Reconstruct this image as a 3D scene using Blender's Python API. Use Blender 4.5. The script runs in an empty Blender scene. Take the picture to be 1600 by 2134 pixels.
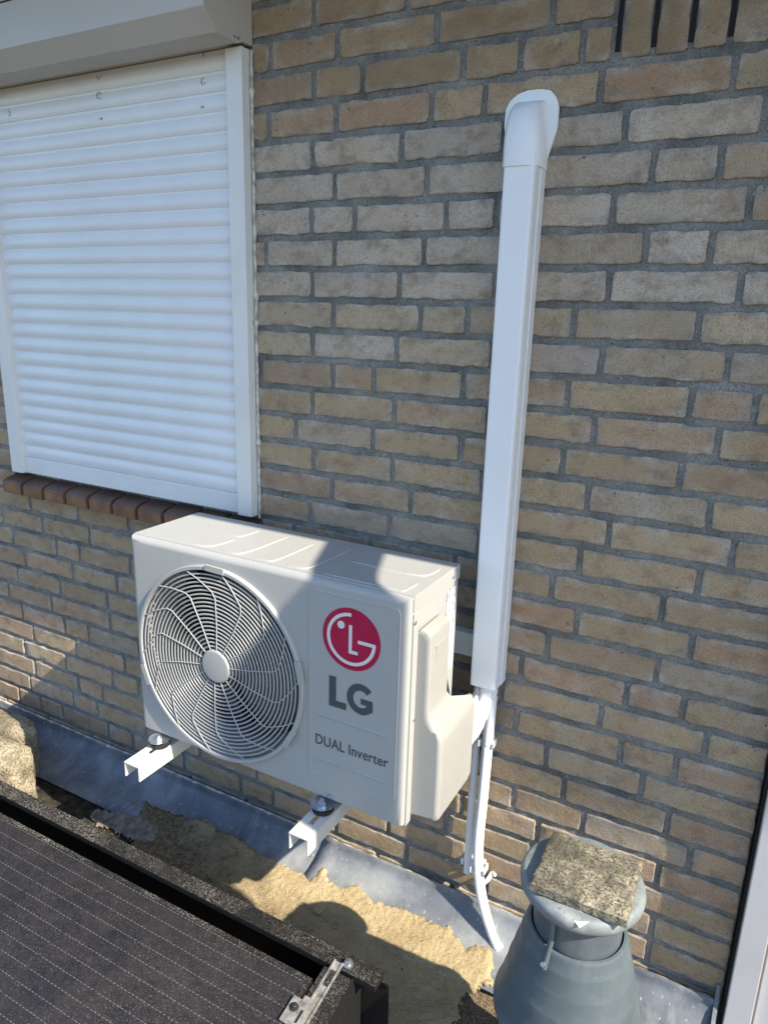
import bpy, bmesh, math, random
from mathutils import Vector, Matrix, noise

# ------------------------------------------------------------------ camera
scn = bpy.context.scene
CAM = Vector((1.0198, -1.4370, 1.4851))
YAW, PITCH, ROLL, FPX = 0.48905, -0.26917, 0.02868, 1500.83
fw = Vector((-math.sin(YAW)*math.cos(PITCH), math.cos(YAW)*math.cos(PITCH), math.sin(PITCH)))
r0 = Vector((math.cos(YAW), math.sin(YAW), 0)); u0 = r0.cross(fw)
rt = r0*math.cos(ROLL) + u0*math.sin(ROLL)
up = -r0*math.sin(ROLL) + u0*math.cos(ROLL)
cd = bpy.data.cameras.new('camera'); cam = bpy.data.objects.new('camera', cd)
scn.collection.objects.link(cam); scn.camera = cam
M = Matrix((rt, up, -fw)).transposed().to_4x4(); M.translation = CAM
cam.matrix_world = M
cd.sensor_fit = 'HORIZONTAL'; cd.sensor_width = 36; cd.lens = 36*FPX/1600
cd.clip_start = 0.02; cd.clip_end = 1000

# ------------------------------------------------------------------ sky, sun, exposure
SUN = Vector((-1.12, 0.225, -1.0)).normalized()          # direction the light travels
wd = bpy.data.worlds.new('World'); scn.world = wd; wd.use_nodes = True
wn = wd.node_tree.nodes; bgn = wn['Background']
sky = wn.new('ShaderNodeTexSky'); sky.sky_type = 'NISHITA'; sky.sun_disc = False
sky.sun_elevation = math.asin(-SUN.z); sky.sun_rotation = math.atan2(-SUN.x, -SUN.y)
wd.node_tree.links.new(sky.outputs[0], bgn.inputs[0]); bgn.inputs[1].default_value = 0.15; sky.ozone_density = 3.5; sky.dust_density = .6
sl = bpy.data.lights.new('sun', 'SUN'); sl.energy = 4.9; sl.angle = math.radians(0.53); sl.color = (1, 0.90, 0.74)
so = bpy.data.objects.new('sun', sl); scn.collection.objects.link(so)
so.rotation_euler = SUN.to_track_quat('-Z', 'Y').to_euler(); so.location = (4, -2, 5)
vs = scn.view_settings
vs.view_transform = 'Standard'; vs.look = 'None'; vs.gamma = 1; vs.use_curve_mapping = False
vs.exposure = 1.12

RN = random.Random(7)
COL = scn.collection

# ------------------------------------------------------------------ pixel helpers (a pixel is only a direction)
def ray(px, py): return fw + rt*((px-800)/FPX) - up*((py-1067)/FPX)
def at(px, py, axis, val):
    d = ray(px, py); t = (val - CAM[axis])/d[axis]; return CAM + d*t
def project(P):
    d = Vector(P) - CAM; z = d.dot(fw)
    return (800+FPX*d.dot(rt)/z, 1067-FPX*d.dot(up)/z) if z > 0.01 else (-9e9, -9e9)

# ------------------------------------------------------------------ object helpers
def link(name, me, mat=None, parent=None, loc=None, smooth=None):
    o = bpy.data.objects.new(name, me); COL.objects.link(o)
    if mat and me is not None and not me.materials: me.materials.append(mat)
    if parent: o.parent = parent
    if loc: o.location = loc
    if smooth and me is not None:
        for f in me.polygons: f.use_smooth = True
        me.set_sharp_from_angle(angle=math.radians(smooth))
    return o
def empty(name, label, cat, loc=(0,0,0), group=None):
    o = bpy.data.objects.new(name, None); COL.objects.link(o); o.location = loc
    o.empty_display_size = .05
    return tag(o, label, cat, group)
def tag(o, label=None, cat=None, group=None, kind=None):
    if label: o['label'] = label
    if cat: o['category'] = cat
    if group: o['group'] = group
    if kind: o['kind'] = kind
    return o
def done(bm, name, mat, parent=None, smooth=35, flip=True):
    if flip: bmesh.ops.recalc_face_normals(bm, faces=bm.faces)
    me = bpy.data.meshes.new(name); bm.to_mesh(me); bm.free()
    o = link(name, me, mat, None, None, smooth)
    if smooth and smooth < 46:
        wn2 = o.modifiers.new('weighted', 'WEIGHTED_NORMAL'); wn2.keep_sharp = True; wn2.weight = 80
    if parent:
        o.parent = parent
        o.matrix_parent_inverse = Matrix.Translation(-Vector(world_loc(parent)))
    return o
def world_loc(o):
    v = Vector(o.location)
    while o.parent is not None:
        v = v  # parts keep world coordinates in their meshes
        o = o.parent
    return v
def add_box(bm, x0, x1, y0, y1, z0, z1, bev=0, seg=2):
    r = bmesh.ops.create_cube(bm, size=1)
    vv = r['verts']
    for v in vv:
        v.co = Vector((x0+(v.co.x+.5)*(x1-x0), y0+(v.co.y+.5)*(y1-y0), z0+(v.co.z+.5)*(z1-z0)))
    if bev:
        es = list({e for v in vv for e in v.link_edges})
        bmesh.ops.bevel(bm, geom=es, offset=bev, segments=seg, affect='EDGES', profile=.6)
    return vv
def box(name, x0, x1, y0, y1, z0, z1, mat, parent=None, bev=.002, seg=2):
    bm = bmesh.new(); add_box(bm, x0, x1, y0, y1, z0, z1, bev, seg)
    return done(bm, name, mat, parent)
def add_tube(bm, pts, rad, n=8, caps=True, wob=None):
    pts = [Vector(p) for p in pts]; rings = []
    rads = rad if isinstance(rad, (list, tuple)) else [rad]*len(pts)
    t0 = (pts[1]-pts[0]).normalized()
    ref = Vector((0,0,1)) if abs(t0.z) < .9 else Vector((1,0,0))
    a = t0.cross(ref).normalized()
    for i, p in enumerate(pts):
        t = (pts[min(i+1,len(pts)-1)] - pts[max(i-1,0)]).normalized()
        a = (a - t*a.dot(t)).normalized(); b = t.cross(a)
        rings.append([bm.verts.new(p + (a*math.cos(2*math.pi*k/n)+b*math.sin(2*math.pi*k/n))*rads[i]) for k in range(n)])
    for i in range(len(rings)-1):
        for k in range(n):
            bm.faces.new((rings[i][k], rings[i][(k+1)%n], rings[i+1][(k+1)%n], rings[i+1][k]))
    if caps:
        bm.faces.new(rings[0][::-1]); bm.faces.new(rings[-1])
def add_ring(bm, c, R, r, n=72, m=6):
    rows = []
    for i in range(n):
        a = 2*math.pi*i/n; row = []
        for k in range(m):
            b = 2*math.pi*k/m
            row.append(bm.verts.new((c[0]+(R+r*math.cos(b))*math.cos(a), c[1]+r*math.sin(b), c[2]+(R+r*math.cos(b))*math.sin(a))))
        rows.append(row)
    for i in range(n):
        for k in range(m):
            bm.faces.new((rows[i][k], rows[(i+1)%n][k], rows[(i+1)%n][(k+1)%m], rows[i][(k+1)%m]))
def add_lathe(bm, prof, cx, cy, n=48):
    rows = []
    for (r, z) in prof:
        rows.append([bm.verts.new((cx+r*math.cos(2*math.pi*k/n), cy+r*math.sin(2*math.pi*k/n), z)) for k in range(n)] if r > 1e-5 else [bm.verts.new((cx, cy, z))])
    for a, b in zip(rows, rows[1:]):
        for k in range(n):
            if len(a) == 1: bm.faces.new((a[0], b[(k+1)%n], b[k]))
            elif len(b) == 1: bm.faces.new((a[k], a[(k+1)%n], b[0]))
            else: bm.faces.new((a[k], a[(k+1)%n], b[(k+1)%n], b[k]))
def add_prism(bm, poly, lift):
    """poly: list of Vector, lift: Vector; solid prism"""
    a = [bm.verts.new(p) for p in poly]; b = [bm.verts.new(Vector(p)+lift) for p in poly]; n = len(a)
    bm.faces.new(a); bm.faces.new(b[::-1])
    for i in range(n): bm.faces.new((a[i], b[i], b[(i+1)%n], a[(i+1)%n]))
def add_ribbon(bm, pts, w, y, t):
    """flat stroke of width w along 2d pts (x,z), front at y, thickness t"""
    L, R = [], []
    for i, p in enumerate(pts):
        p = Vector(p); d = (Vector(pts[min(i+1,len(pts)-1)])-Vector(pts[max(i-1,0)])).normalized()
        n = Vector((-d.y, d.x))
        if 0 < i < len(pts)-1:
            d1 = (p-Vector(pts[i-1])).normalized(); k = max(.5, abs(n.dot(Vector((-d1.y, d1.x))))); n = n/k
        L.append(p+n*w/2); R.append(p-n*w/2)
    rows = [[bm.verts.new((q.x, yy, q.y)) for q in S] for S in (L, R) for yy in (y, y+t)]
    lf, lb, rf, rb = rows
    for i in range(len(pts)-1):
        bm.faces.new((lf[i], lf[i+1], rf[i+1], rf[i])); bm.faces.new((lb[i], rb[i], rb[i+1], lb[i+1]))
        bm.faces.new((lf[i], lb[i], lb[i+1], lf[i+1])); bm.faces.new((rf[i], rf[i+1], rb[i+1], rb[i]))
    bm.faces.new((lf[0], rf[0], rb[0], lb[0])); bm.faces.new((lf[-1], lb[-1], rb[-1], rf[-1]))
def grid_mesh(xs, ys, fn):
    nx, ny = len(xs), len(ys)
    v = [fn(x, y) for y in ys for x in xs]
    f = [(j*nx+i, j*nx+i+1, (j+1)*nx+i+1, (j+1)*nx+i) for j in range(ny-1) for i in range(nx-1)]
    me = bpy.data.meshes.new('grid'); me.from_pydata(v, [], f); return me
def fr(a, b, s):
    n = max(1, int(round((b-a)/s))); return [a+(b-a)*i/n for i in range(n+1)]
def N(x, y, z=0): return noise.noise(Vector((x, y, z)))

# ------------------------------------------------------------------ materials
class Mat:
    def __init__(s, name, color=(.5,.5,.5), rough=.5, metal=0, spec=.5):
        s.m = bpy.data.materials.new(name); s.m.use_nodes = True
        s.t = s.m.node_tree; s.b = s.t.nodes['Principled BSDF']
        s.b.inputs['Base Color'].default_value = (*color, 1); s.b.inputs['Roughness'].default_value = rough
        s.b.inputs['Metallic'].default_value = metal; s.b.inputs['Specular IOR Level'].default_value = spec
        s.tc = s.n('ShaderNodeTexCoord')
    def n(s, typ, **kw):
        nd = s.t.nodes.new(typ)
        for k, v in kw.items(): setattr(nd, k, v)
        return nd
    def l(s, a, b): s.t.links.new(a, b)
    def noise(s, scale, detail=4, rough=.55, stretch=None, coord='Object', dist=0):
        if s.tc.bl_idname == 'ShaderNodeNewGeometry': coord = 'Position'
        nd = s.n('ShaderNodeTexNoise'); nd.inputs['Scale'].default_value = scale
        nd.inputs['Detail'].default_value = detail; nd.inputs['Roughness'].default_value = rough; nd.inputs['Distortion'].default_value = dist
        src = s.tc.outputs[coord]
        if stretch:
            mp = s.n('ShaderNodeMapping'); mp.inputs['Scale'].default_value = stretch; s.l(src, mp.inputs[0]); src = mp.outputs[0]
        s.l(src, nd.inputs['Vector']); return nd.outputs['Fac']
    def voro(s, scale, feature='F1', coord='Object'):
        if s.tc.bl_idname == 'ShaderNodeNewGeometry': coord = 'Position'
        nd = s.n('ShaderNodeTexVoronoi'); nd.feature = feature; nd.inputs['Scale'].default_value = scale
        s.l(s.tc.outputs[coord], nd.inputs['Vector']); return nd
    def ramp(s, fac, stops):
        r = s.n('ShaderNodeValToRGB'); e = r.color_ramp.elements
        while len(e) < len(stops): e.new(.5)
        for el, (p, c) in zip(e, stops):
            el.position = p; el.color = (*c, 1) if isinstance(c, (tuple, list)) else (c, c, c, 1)
        s.l(fac, r.inputs[0]); return r.outputs[0]
    def mix(s, fac, a, b, mode='MIX'):
        m = s.n('ShaderNodeMix', data_type='RGBA', blend_type=mode)
        for sock, v in ((m.inputs[0], fac), (m.inputs[6], a), (m.inputs[7], b)):
            if isinstance(v, (int, float)): sock.default_value = v
            elif isinstance(v, (tuple, list)): sock.default_value = (*v, 1)
            else: s.l(v, sock)
        return m.outputs[2]
    def math(s, op, a, b=0.0):
        m = s.n('ShaderNodeMath', operation=op)
        for sock, v in ((m.inputs[0], a), (m.inputs[1], b)):
            if isinstance(v, (int, float)): sock.default_value = v
            else: s.l(v, sock)
        return m.outputs[0]
    def col(s, c): s.l(c, s.b.inputs['Base Color']); return s
    def rough(s, r): s.l(r, s.b.inputs['Roughness']); return s
    def bump(s, h, strength=.3, dist=.002, prev=None):
        b = s.n('ShaderNodeBump'); b.inputs['Strength'].default_value = strength; b.inputs['Distance'].default_value = dist
        s.l(h, b.inputs['Height'])
        if prev is not None: s.l(prev, b.inputs['Normal'])
        s.l(b.outputs[0], s.b.inputs['Normal']); return b.outputs[0]

# brick: colour of each brick from the object, streaks and pale edges on top
def make_brick_mat(name, use_obj=True, base=(.24,.16,.085)):
    m = Mat(name, base, .9, spec=.25)
    m.tc = m.n('ShaderNodeNewGeometry')
    if use_obj:
        oi = m.n('ShaderNodeObjectInfo'); c = oi.outputs['Color']
    else:
        c = m.ramp(m.noise(5, 2), [(.3, (.28,.215,.135)), (.6, (.36,.275,.175))])
    st = m.noise(9, 3, .6, (1, 1, .35))
    c = m.mix(m.ramp(st, [(.35, 0), (.7, .5)]), c, (.39,.30,.18))
    dk = m.noise(26, 4, .65, (.7, 1, 1))
    c = m.mix(m.ramp(dk, [(.30, .7), (.5, 0)]), c, (.19,.135,.085))
    pk = m.noise(4.2, 3)
    c = m.mix(m.ramp(pk, [(.58, 0), (.75, .35)]), c, (.29,.165,.11))
    at_ = m.n('ShaderNodeAttribute', attribute_name='edge')
    ef = m.noise(14, 4, .6)
    pale = m.math('MULTIPLY', at_.outputs['Fac'], m.ramp(ef, [(.46, 0), (.64, .7)]))
    c = m.mix(pale, c, (.50,.47,.41))
    grime = m.math('MULTIPLY', at_.outputs['Fac'], m.ramp(m.noise(31, 5, .7), [(.45, 0), (.60, .8)]))
    c = m.mix(grime, c, (.20,.195,.175))
    salt = m.ramp(m.noise(5, 7, .75), [(.54, 0), (.70, .5)]); c = m.mix(salt, c, (.46,.43,.38))
    pit = m.voro(70); pits = m.math('MULTIPLY', m.ramp(pit.outputs['Distance'], [(.10, 1), (.2, 0)]), m.ramp(m.noise(15, 3), [(.56, 0), (.66, 1)]))
    c = m.mix(pits, c, (.07,.055,.04))
    fine = m.noise(300, 3, .75)
    c = m.mix(m.ramp(fine, [(.36, .5), (.54, 0)]), c, (.15,.115,.08))
    wsp = m.voro(130)
    c = m.mix(m.ramp(wsp.outputs['Distance'], [(.06, .5), (.12, 0)]), c, (.40,.35,.27))
    m.col(c)
    n1 = m.bump(m.noise(60, 6, .7), .6, .004); n1 = m.bump(m.math('MULTIPLY', pits, -1), .5, .003, n1)
    m.bump(fine, .55, .0016, n1)
    return m.m
M_BRICK = make_brick_mat('brick'); M_BRICK_REST = make_brick_mat('brick_rest', False)

m = Mat('mortar', (.15,.15,.145), .95, spec=.2)
c = m.ramp(m.noise(9, 6, .68), [(.3, (.105,.108,.098)), (.48, (.20,.20,.183)), (.62, (.28,.275,.25)), (.75, (.37,.36,.33))])
c = m.mix(m.ramp(m.noise(150, 3, .6), [(.66, 0), (.72, .8)]), c, (.5,.48,.44))
c = m.mix(m.ramp(m.noise(110, 3, .6, (1,1,1.3)), [(.27, .85), (.33, 0)]), c, (.03,.03,.03))
ef = m.noise(2.6, 3); c = m.mix(m.ramp(ef, [(.62, 0), (.78, .5)]), c, (.36,.36,.37))
c = m.mix(m.ramp(m.noise(330, 2, .7), [(.35, .5), (.55, 0)]), c, (.05,.05,.05))
m.col(c); b1 = m.bump(m.noise(55, 6, .7), .9, .006); m.bump(m.noise(380, 2), .7, .0016, b1)
M_MORTAR = m.m

def paint(name, color, rough=.4, dirt=.12, spec=.5, dcol=(.30,.27,.22)):
    m = Mat(name, color, rough, spec=spec)
    d = m.noise(6, 6, .62); c = m.mix(m.ramp(d, [(.48, 0), (.8, dirt)]), color, dcol)
    s2 = m.noise(160, 2, .6); c = m.mix(m.ramp(s2, [(.70, 0), (.78, dirt*1.6)]), c, dcol)
    m.col(c); m.rough(m.ramp(m.noise(25, 3), [(.3, rough-.06), (.7, rough+.1)]))
    m.bump(m.noise(400, 2), .06, .0005)
    return m.m
M_AC = paint('ac_enamel', (.345,.348,.335), .38, .22)
M_AC_COVER = paint('ac_plastic', (.305,.302,.283), .42, .08)
M_PVC = paint('white_pvc', (.78,.79,.79), .33, .05)
M_BRKT = paint('bracket_enamel', (.60,.59,.54), .35, .12)
M_FRAME = paint('frame_enamel', (.68,.68,.65), .36, .14)
M_BOX = paint('shutter_box_enamel', (.47,.45,.41), .42, .10)
M_DOOR = paint('door_frame_paint', (.50,.50,.51), .4, .18)
M_TAPE = paint('pipe_tape', (.78,.78,.76), .3, .06)

m = Mat('shutter_slat', (.70,.71,.71), .33)
c = m.mix(m.ramp(m.noise(3.2, 5, .65, (.6, 1, 1.6)), [(.42, 0), (.75, .30)]), (.70,.715,.72), (.42,.40,.35))
g = m.n('ShaderNodeSeparateXYZ'); m.l(m.tc.outputs['Object'], g.inputs[0])
hi = m.ramp(m.math('MULTIPLY', g.outputs[2], .5), [(.90, 0), (1, .8)])
sc = m.math('MULTIPLY', hi, m.ramp(m.noise(40, 4, .7, (1, 1, .6)), [(.60, 0), (.70, .8)]))
c = m.mix(sc, c, (.12,.11,.10)); m.col(c); m.bump(m.noise(30, 3, .5, (.3, 1, 1)), .08, .002)
M_SLAT = m.m
M_SCUFF = Mat('black_scuff', (.20,.19,.17), .8).m

m = Mat('zinc', (.22,.24,.26), .5, .3)
c = m.ramp(m.noise(5, 6, .65), [(.3, (.09,.105,.125)), (.5, (.18,.20,.225)), (.72, (.36,.38,.39))])
c = m.mix(m.ramp(m.noise(22, 4, .6, (1, .25, .25)), [(.55, 0), (.8, .5)]), c, (.45,.46,.45))
c = m.mix(m.ramp(m.noise(95, 3, .55, (1.6, .7, .7)), [(.64, 0), (.72, .7)]), c, (.55,.55,.53))
m.col(c); m.rough(m.ramp(m.noise(12, 5), [(.3, .42), (.7, .7)])); m.bump(m.noise(9, 5), .25, .006)
M_ZINC = m.m

m = Mat('roof_bitumen', (.08,.07,.055), .95, spec=.2)
g = m.n('ShaderNodeSeparateXYZ'); m.l(m.tc.outputs['Object'], g.inputs[0])
wn_ = m.math('ADD', g.outputs[0], m.math('MULTIPLY', m.noise(6, 5, .65), 0.9))
gr = m.ramp(m.noise(240, 3, .7), [(.30, (.035,.028,.02)), (.5, (.15,.115,.075)), (.72, (.34,.27,.18))])
mo = m.ramp(m.noise(34, 6, .7), [(.35, (.016,.014,.011)), (.55, (.05,.043,.032)), (.75, (.13,.11,.08))])
c = m.mix(m.ramp(wn_, [(.22, 0), (.62, 1)]), mo, gr)
m.col(c); b1 = m.bump(m.noise(90, 5, .7), .8, .006); m.bump(m.noise(300, 2), .8, .002, b1)
M_ROOF = m.m

m = Mat('sand', (.42,.30,.15), 1, spec=.1)
c = m.ramp(m.noise(8, 5, .65), [(.3, (.33,.255,.145)), (.6, (.46,.37,.22)), (.8, (.54,.46,.32))])
c = m.mix(m.ramp(m.noise(140, 5, .8), [(.32, .85), (.46, 0)]), c, (.12,.085,.045))
g = m.n('ShaderNodeSeparateXYZ'); m.l(m.tc.outputs['Object'], g.inputs[0])
dirt = m.math('ADD', m.math('MULTIPLY', g.outputs[0], -.9), m.math('ADD', m.math('MULTIPLY', g.outputs[1], -1.6), m.noise(11, 6, .7)))
c = m.mix(m.math('MULTIPLY', m.ramp(dirt, [(.72, 0), (1.05, .9)]), m.ramp(m.noise(95, 4, .7), [(.38, 1), (.62, .35)])), c, (.07,.055,.038))
sp = m.voro(260); c = m.mix(m.ramp(sp.outputs['Distance'], [(.12, .7), (.22, 0)]), c, (.66,.55,.38))
m.col(c); b1 = m.bump(m.noise(70, 6, .7), 1, .008); m.bump(m.noise(340, 2), .9, .002, b1)
M_SAND = m.m

m = Mat('grey_crust', (.30,.27,.23), 1, spec=.1)
c = m.ramp(m.noise(40, 5, .7), [(.3, (.10,.085,.065)), (.5, (.27,.24,.20)), (.7, (.38,.35,.30))])
m.col(c); m.bump(m.noise(80, 6, .7), 1, .006); M_CRUST = m.m

def lichen(name, lo, mid, hi, scale=30):
    m = Mat(name, mid, .97, spec=.15)
    c = m.ramp(m.noise(scale, 6, .75), [(.32, lo), (.5, mid), (.68, hi)])
    c = m.mix(m.ramp(m.noise(210, 3, .7), [(.38, .9), (.52, 0)]), c, (.045,.04,.03))
    c = m.mix(m.ramp(m.noise(5.5, 4, .6), [(.40, .75), (.56, 0)]), c, tuple(v*.5 for v in lo))
    m.col(c); b1 = m.bump(m.noise(120, 5, .75), 1, .005); m.bump(m.noise(26, 4), .8, .012, b1)
    return m.m
M_TILE = lichen('mossy_concrete', (.13,.12,.095), (.27,.245,.18), (.46,.42,.31), 60)
M_BLOCK = lichen('rough_concrete', (.22,.19,.13), (.42,.36,.25), (.58,.52,.40), 18)

m = Mat('vent_plastic', (.10,.125,.14), .45)
c = m.ramp(m.noise(9, 6, .65), [(.3, (.055,.074,.086)), (.55, (.078,.100,.113)), (.75, (.12,.14,.148))])
c = m.mix(m.ramp(m.noise(20, 5, .6, (1, 1, .25)), [(.55, 0), (.75, .4)]), c, (.155,.17,.17))
c = m.mix(m.ramp(m.noise(140, 3), [(.68, 0), (.8, .4)]), c, (.35,.35,.32)); m.col(c); m.bump(m.noise(18, 4), .12, .004)
M_VENT = m.m
m = Mat('vent_cap', (.22,.25,.255), .55)
c = m.ramp(m.noise(16, 6, .7), [(.3, (.10,.122,.13)), (.55, (.18,.205,.21)), (.75, (.31,.33,.31))])
c = m.mix(m.ramp(m.noise(220, 3), [(.58, 0), (.7, .7)]), c, (.09,.09,.07)); m.col(c); m.bump(m.noise(90, 4), .3, .002)
M_VCAP = m.m

m = Mat('black_sheet', (.008,.008,.008), .45, spec=.25)
d = m.noise(300, 3, .7); g2 = m.noise(7, 5, .65)
geo = m.n('ShaderNodeNewGeometry'); sx = m.n('ShaderNodeSeparateXYZ'); m.l(geo.outputs['True Normal'], sx.inputs[0])
upf = m.ramp(sx.outputs[2], [(.55, 0), (.85, 1)])
f = m.math('MULTIPLY', upf, m.math('MULTIPLY', m.ramp(d, [(.48, 0), (.66, .8)]), m.ramp(g2, [(.40, .12), (.68, 1)])))
m.col(m.mix(f, (.008,.008,.0085), (.34,.31,.26))); m.rough(m.ramp(d, [(.3, .4), (.6, .85)]))
M_BLACK = m.m

m = Mat('solar_glass', (.012,.012,.014), .22, spec=.5)
g = m.n('ShaderNodeSeparateXYZ'); m.l(m.tc.outputs['Object'], g.inputs[0])
yy = m.math('FRACT', m.math('DIVIDE', g.outputs[1], .0285))
ln = m.math('LESS_THAN', m.math('ABSOLUTE', m.math('SUBTRACT', yy, .5)), .022)
xx = m.math('FRACT', m.math('DIVIDE', g.outputs[0], .0105))
dot = m.math('LESS_THAN', m.math('ABSOLUTE', m.math('SUBTRACT', xx, .5)), .17)
seg = m.math('GREATER_THAN', m.math('FRACT', m.math('DIVIDE', g.outputs[0], .166)), .03)
lf_ = m.math('MULTIPLY', m.math('MULTIPLY', ln, seg), m.math('ADD', .05, m.math('MULTIPLY', dot, .22)))
dust = m.math('MULTIPLY', m.ramp(m.noise(330, 3, .75), [(.54, 0), (.70, .34)]), m.ramp(m.noise(4, 6, .75), [(.36, .05), (.68, 1)]))
film = m.ramp(m.noise(9, 6, .7), [(.40, 0), (.8, .10)])
c = m.mix(lf_, (.014,.013,.015), (.55,.53,.48)); c = m.mix(film, c, (.16,.13,.11)); c = m.mix(dust, c, (.40,.35,.28))
m.col(c); m.rough(m.ramp(m.noise(60, 4), [(.3, .25), (.7, .6)])); m.bump(m.noise(330, 3), .25, .001)
M_SOLAR = m.m

M_STEEL = Mat('galvanised_steel', (.55,.57,.60), .28, .9).m
m = Mat('dull_steel', (.33,.32,.30), .5, .5); c = m.ramp(m.noise(60, 5, .7), [(.35, (.16,.15,.13)), (.6, (.40,.39,.36))]); m.col(c); M_DULL = m.m
M_RUBBER = Mat('black_rubber', (.012,.012,.012), .7).m
M_DARK = Mat('dark_cavity', (.006,.006,.006), .9).m
M_FIN = Mat('condenser_fins', (.012,.015,.014), .6).m
M_FAN = Mat('fan_plastic', (.06,.065,.065), .5).m
M_GASKET = Mat('black_gasket', (.008,.008,.009), .8).m
M_RED = paint('emblem_red', (.36,.008,.05), .35, .03)
M_MARK = paint('emblem_grey', (.62,.62,.60), .4, .03)
M_INK = Mat('printed_grey', (.055,.068,.075), .5).m
m = Mat('caulk', (.55,.53,.47), .7); m.col(m.ramp(m.noise(60, 4, .6), [(.35, (.28,.26,.22)), (.6, (.58,.56,.50))])); M_CAULK = m.m
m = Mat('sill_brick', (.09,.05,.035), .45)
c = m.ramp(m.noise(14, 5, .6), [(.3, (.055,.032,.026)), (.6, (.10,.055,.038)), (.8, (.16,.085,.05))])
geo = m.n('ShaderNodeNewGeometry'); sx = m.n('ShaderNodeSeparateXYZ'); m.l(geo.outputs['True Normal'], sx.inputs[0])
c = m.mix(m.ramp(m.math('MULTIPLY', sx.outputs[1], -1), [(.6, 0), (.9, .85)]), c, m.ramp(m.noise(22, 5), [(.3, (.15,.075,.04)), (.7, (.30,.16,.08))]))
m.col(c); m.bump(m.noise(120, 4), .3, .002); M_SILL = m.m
m = Mat('rating_sticker', (.55,.62,.68), .4)
g = m.n('ShaderNodeSeparateXYZ'); m.l(m.tc.outputs['Object'], g.inputs[0])
rows = m.math('GREATER_THAN', m.math('FRACT', m.math('DIVIDE', g.outputs[2], .0052)), .45)
wv = m.noise(420, 1, .5, (1, 1, .25)); tx = m.math('MULTIPLY', rows, m.ramp(wv, [(.46, 0), (.5, 1)]))
upz = m.ramp(g.outputs[2], [(.80, 0), (.83, 1)])
m.col(m.mix(m.math('MULTIPLY', tx, upz), (.56,.64,.70), (.04,.05,.06))); M_STICK = m.m

# ------------------------------------------------------------------ roof and ground
xs = fr(-8, -1.7, .7)[:-1] + fr(-1.7, 1.4, .012) + fr(1.4, 8, .7)[1:]
ys = fr(-9, -1.6, .6)[:-1] + fr(-1.6, -.7, .06)[:-1] + fr(-.7, .0, .012)
def roof_z(x, y):
    a = .0035*N(x*9, y*9, 1) + .002*N(x*40, y*40, 2)
    return -.004 + a
me = grid_mesh(xs, ys, lambda x, y: (x, y, roof_z(x, y)))
o = link('flat_roof', me, M_ROOF, smooth=60); tag(o, 'dirty flat roof of brown gritty bitumen below the brick wall', kind='structure')
gm = Mat('far_ground', (.12,.12,.10), .95); gm.col(gm.ramp(gm.noise(.3, 5), [(.35, (.09,.10,.06)), (.65, (.17,.16,.14))]))
me = grid_mesh([-300, -8, 8, 300], [-300, -9, .4, 300], lambda x, y: (x, y, -3.0))
tag(link('ground', me, gm.m), 'ground far below the flat roof', kind='structure')

# ------------------------------------------------------------------ brick wall
wall = empty('brick_wall', 'house wall of yellow-brown bricks with thick grey mortar joints', 'wall', (0, 0, 0))
C, BH, Z0 = .06774, .0530, 2.06
WX0, WX1, WZ0 = -1.066, -.112, .955           # shutter opening
SILLX0, SILLX1 = -1.088, -.105
XL, XR = -1.62, 1.112
ZTOP = 2.32
def zbot(k): return Z0 - k*C
def zm(X, z): return .0022*N(X*14, z*14, 3) + .0018*N(X*60, z*60, 5)
mxs, mzs = fr(-3.2, XL, .2)[:-1] + fr(XL, XR, .011), fr(-.02, ZTOP, .011)
me = grid_mesh(mxs, mzs, lambda x, z: (x, .0040 - zm(x, z), z))
link('mortar', me, M_MORTAR, wall, smooth=60)
bm = bmesh.new(); add_box(bm, -3.2, 7.5, .03, .25, -3.0, ZTOP); done(bm, 'wall_core', M_MORTAR, wall)

# vertical joints read off the photograph (pixel positions, projected onto the wall plane)
J = []
def jz(ox, oy, s, lst): J.extend((ox+a/s, oy+b/s) for a, b in lst)
s28 = 1600/560
jz(500, 0, s28, [(435,90),(995,40),(578,260),(1170,150),(440,520),(728,470),(1330,370),(570,700),(1140,620),(1455,590),(430,935),(960,870),(560,1115),(1110,1080),(425,1320),(680,1300),(1225,1280),(1525,1270),(560,1510),(1093,1500)])
jz(500, 540, s28, [(428,160),(945,170),(553,340),(1072,365),(1352,380),(430,520),(930,550),(552,690),(795,715),(1328,770),(430,850),(918,905),(330,1005),(787,1060),(1313,1130),(435,1180),(905,1245),(548,1350),(1015,1420),(418,1480),(890,1545)])
J += [(612,1094),(770,1123),(948,1158)]
jz(1040, 0, s28, [(320,80),(128,330),(600,530),(1395,440),(750,750),(1580,680),(915,990),(1320,950),(675,1250),(1490,1220),(868,1500),(1260,1480)])
jz(1040, 540, s28, [(650,180),(1430,200),(442,390),(1180,430),(602,620),(1355,660),(405,800),(1138,860),(1525,870),(562,1020),(1300,1090),(377,1200),(1078,1280),(525,1420),(1250,1520)])
jz(1040, 1080, s28, [(650,90),(1390,210),(480,240),(1185,380),(315,390),(970,540),(460,620),(1140,780),(288,740),(938,900),(132,880),(758,1040),(1093,1130),(600,1190),(1225,1360),(100,1200),(720,1390),(1045,1500)])
jz(1040, 1574, s28, [(275,30),(845,190),(380,220),(995,430),(495,400),(1130,620),(228,440),(930,780),(905,1030)])
jz(0, 1040, 4, [(250,20),(645,110),(1068,210),(348,180),(740,270),(103,260),(463,330),(662,410),(203,440),(600,540),(972,660),(142,600),(497,670),(893,800),(68,710),(425,820),(183,910),(532,1000),(925,1090),(275,1090),(630,1200),(197,1190),(545,1310),(285,1360),(248,1480)])
jz(640, 1560, 3.81, [(640,650),(785,870)])
joints = {}
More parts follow.
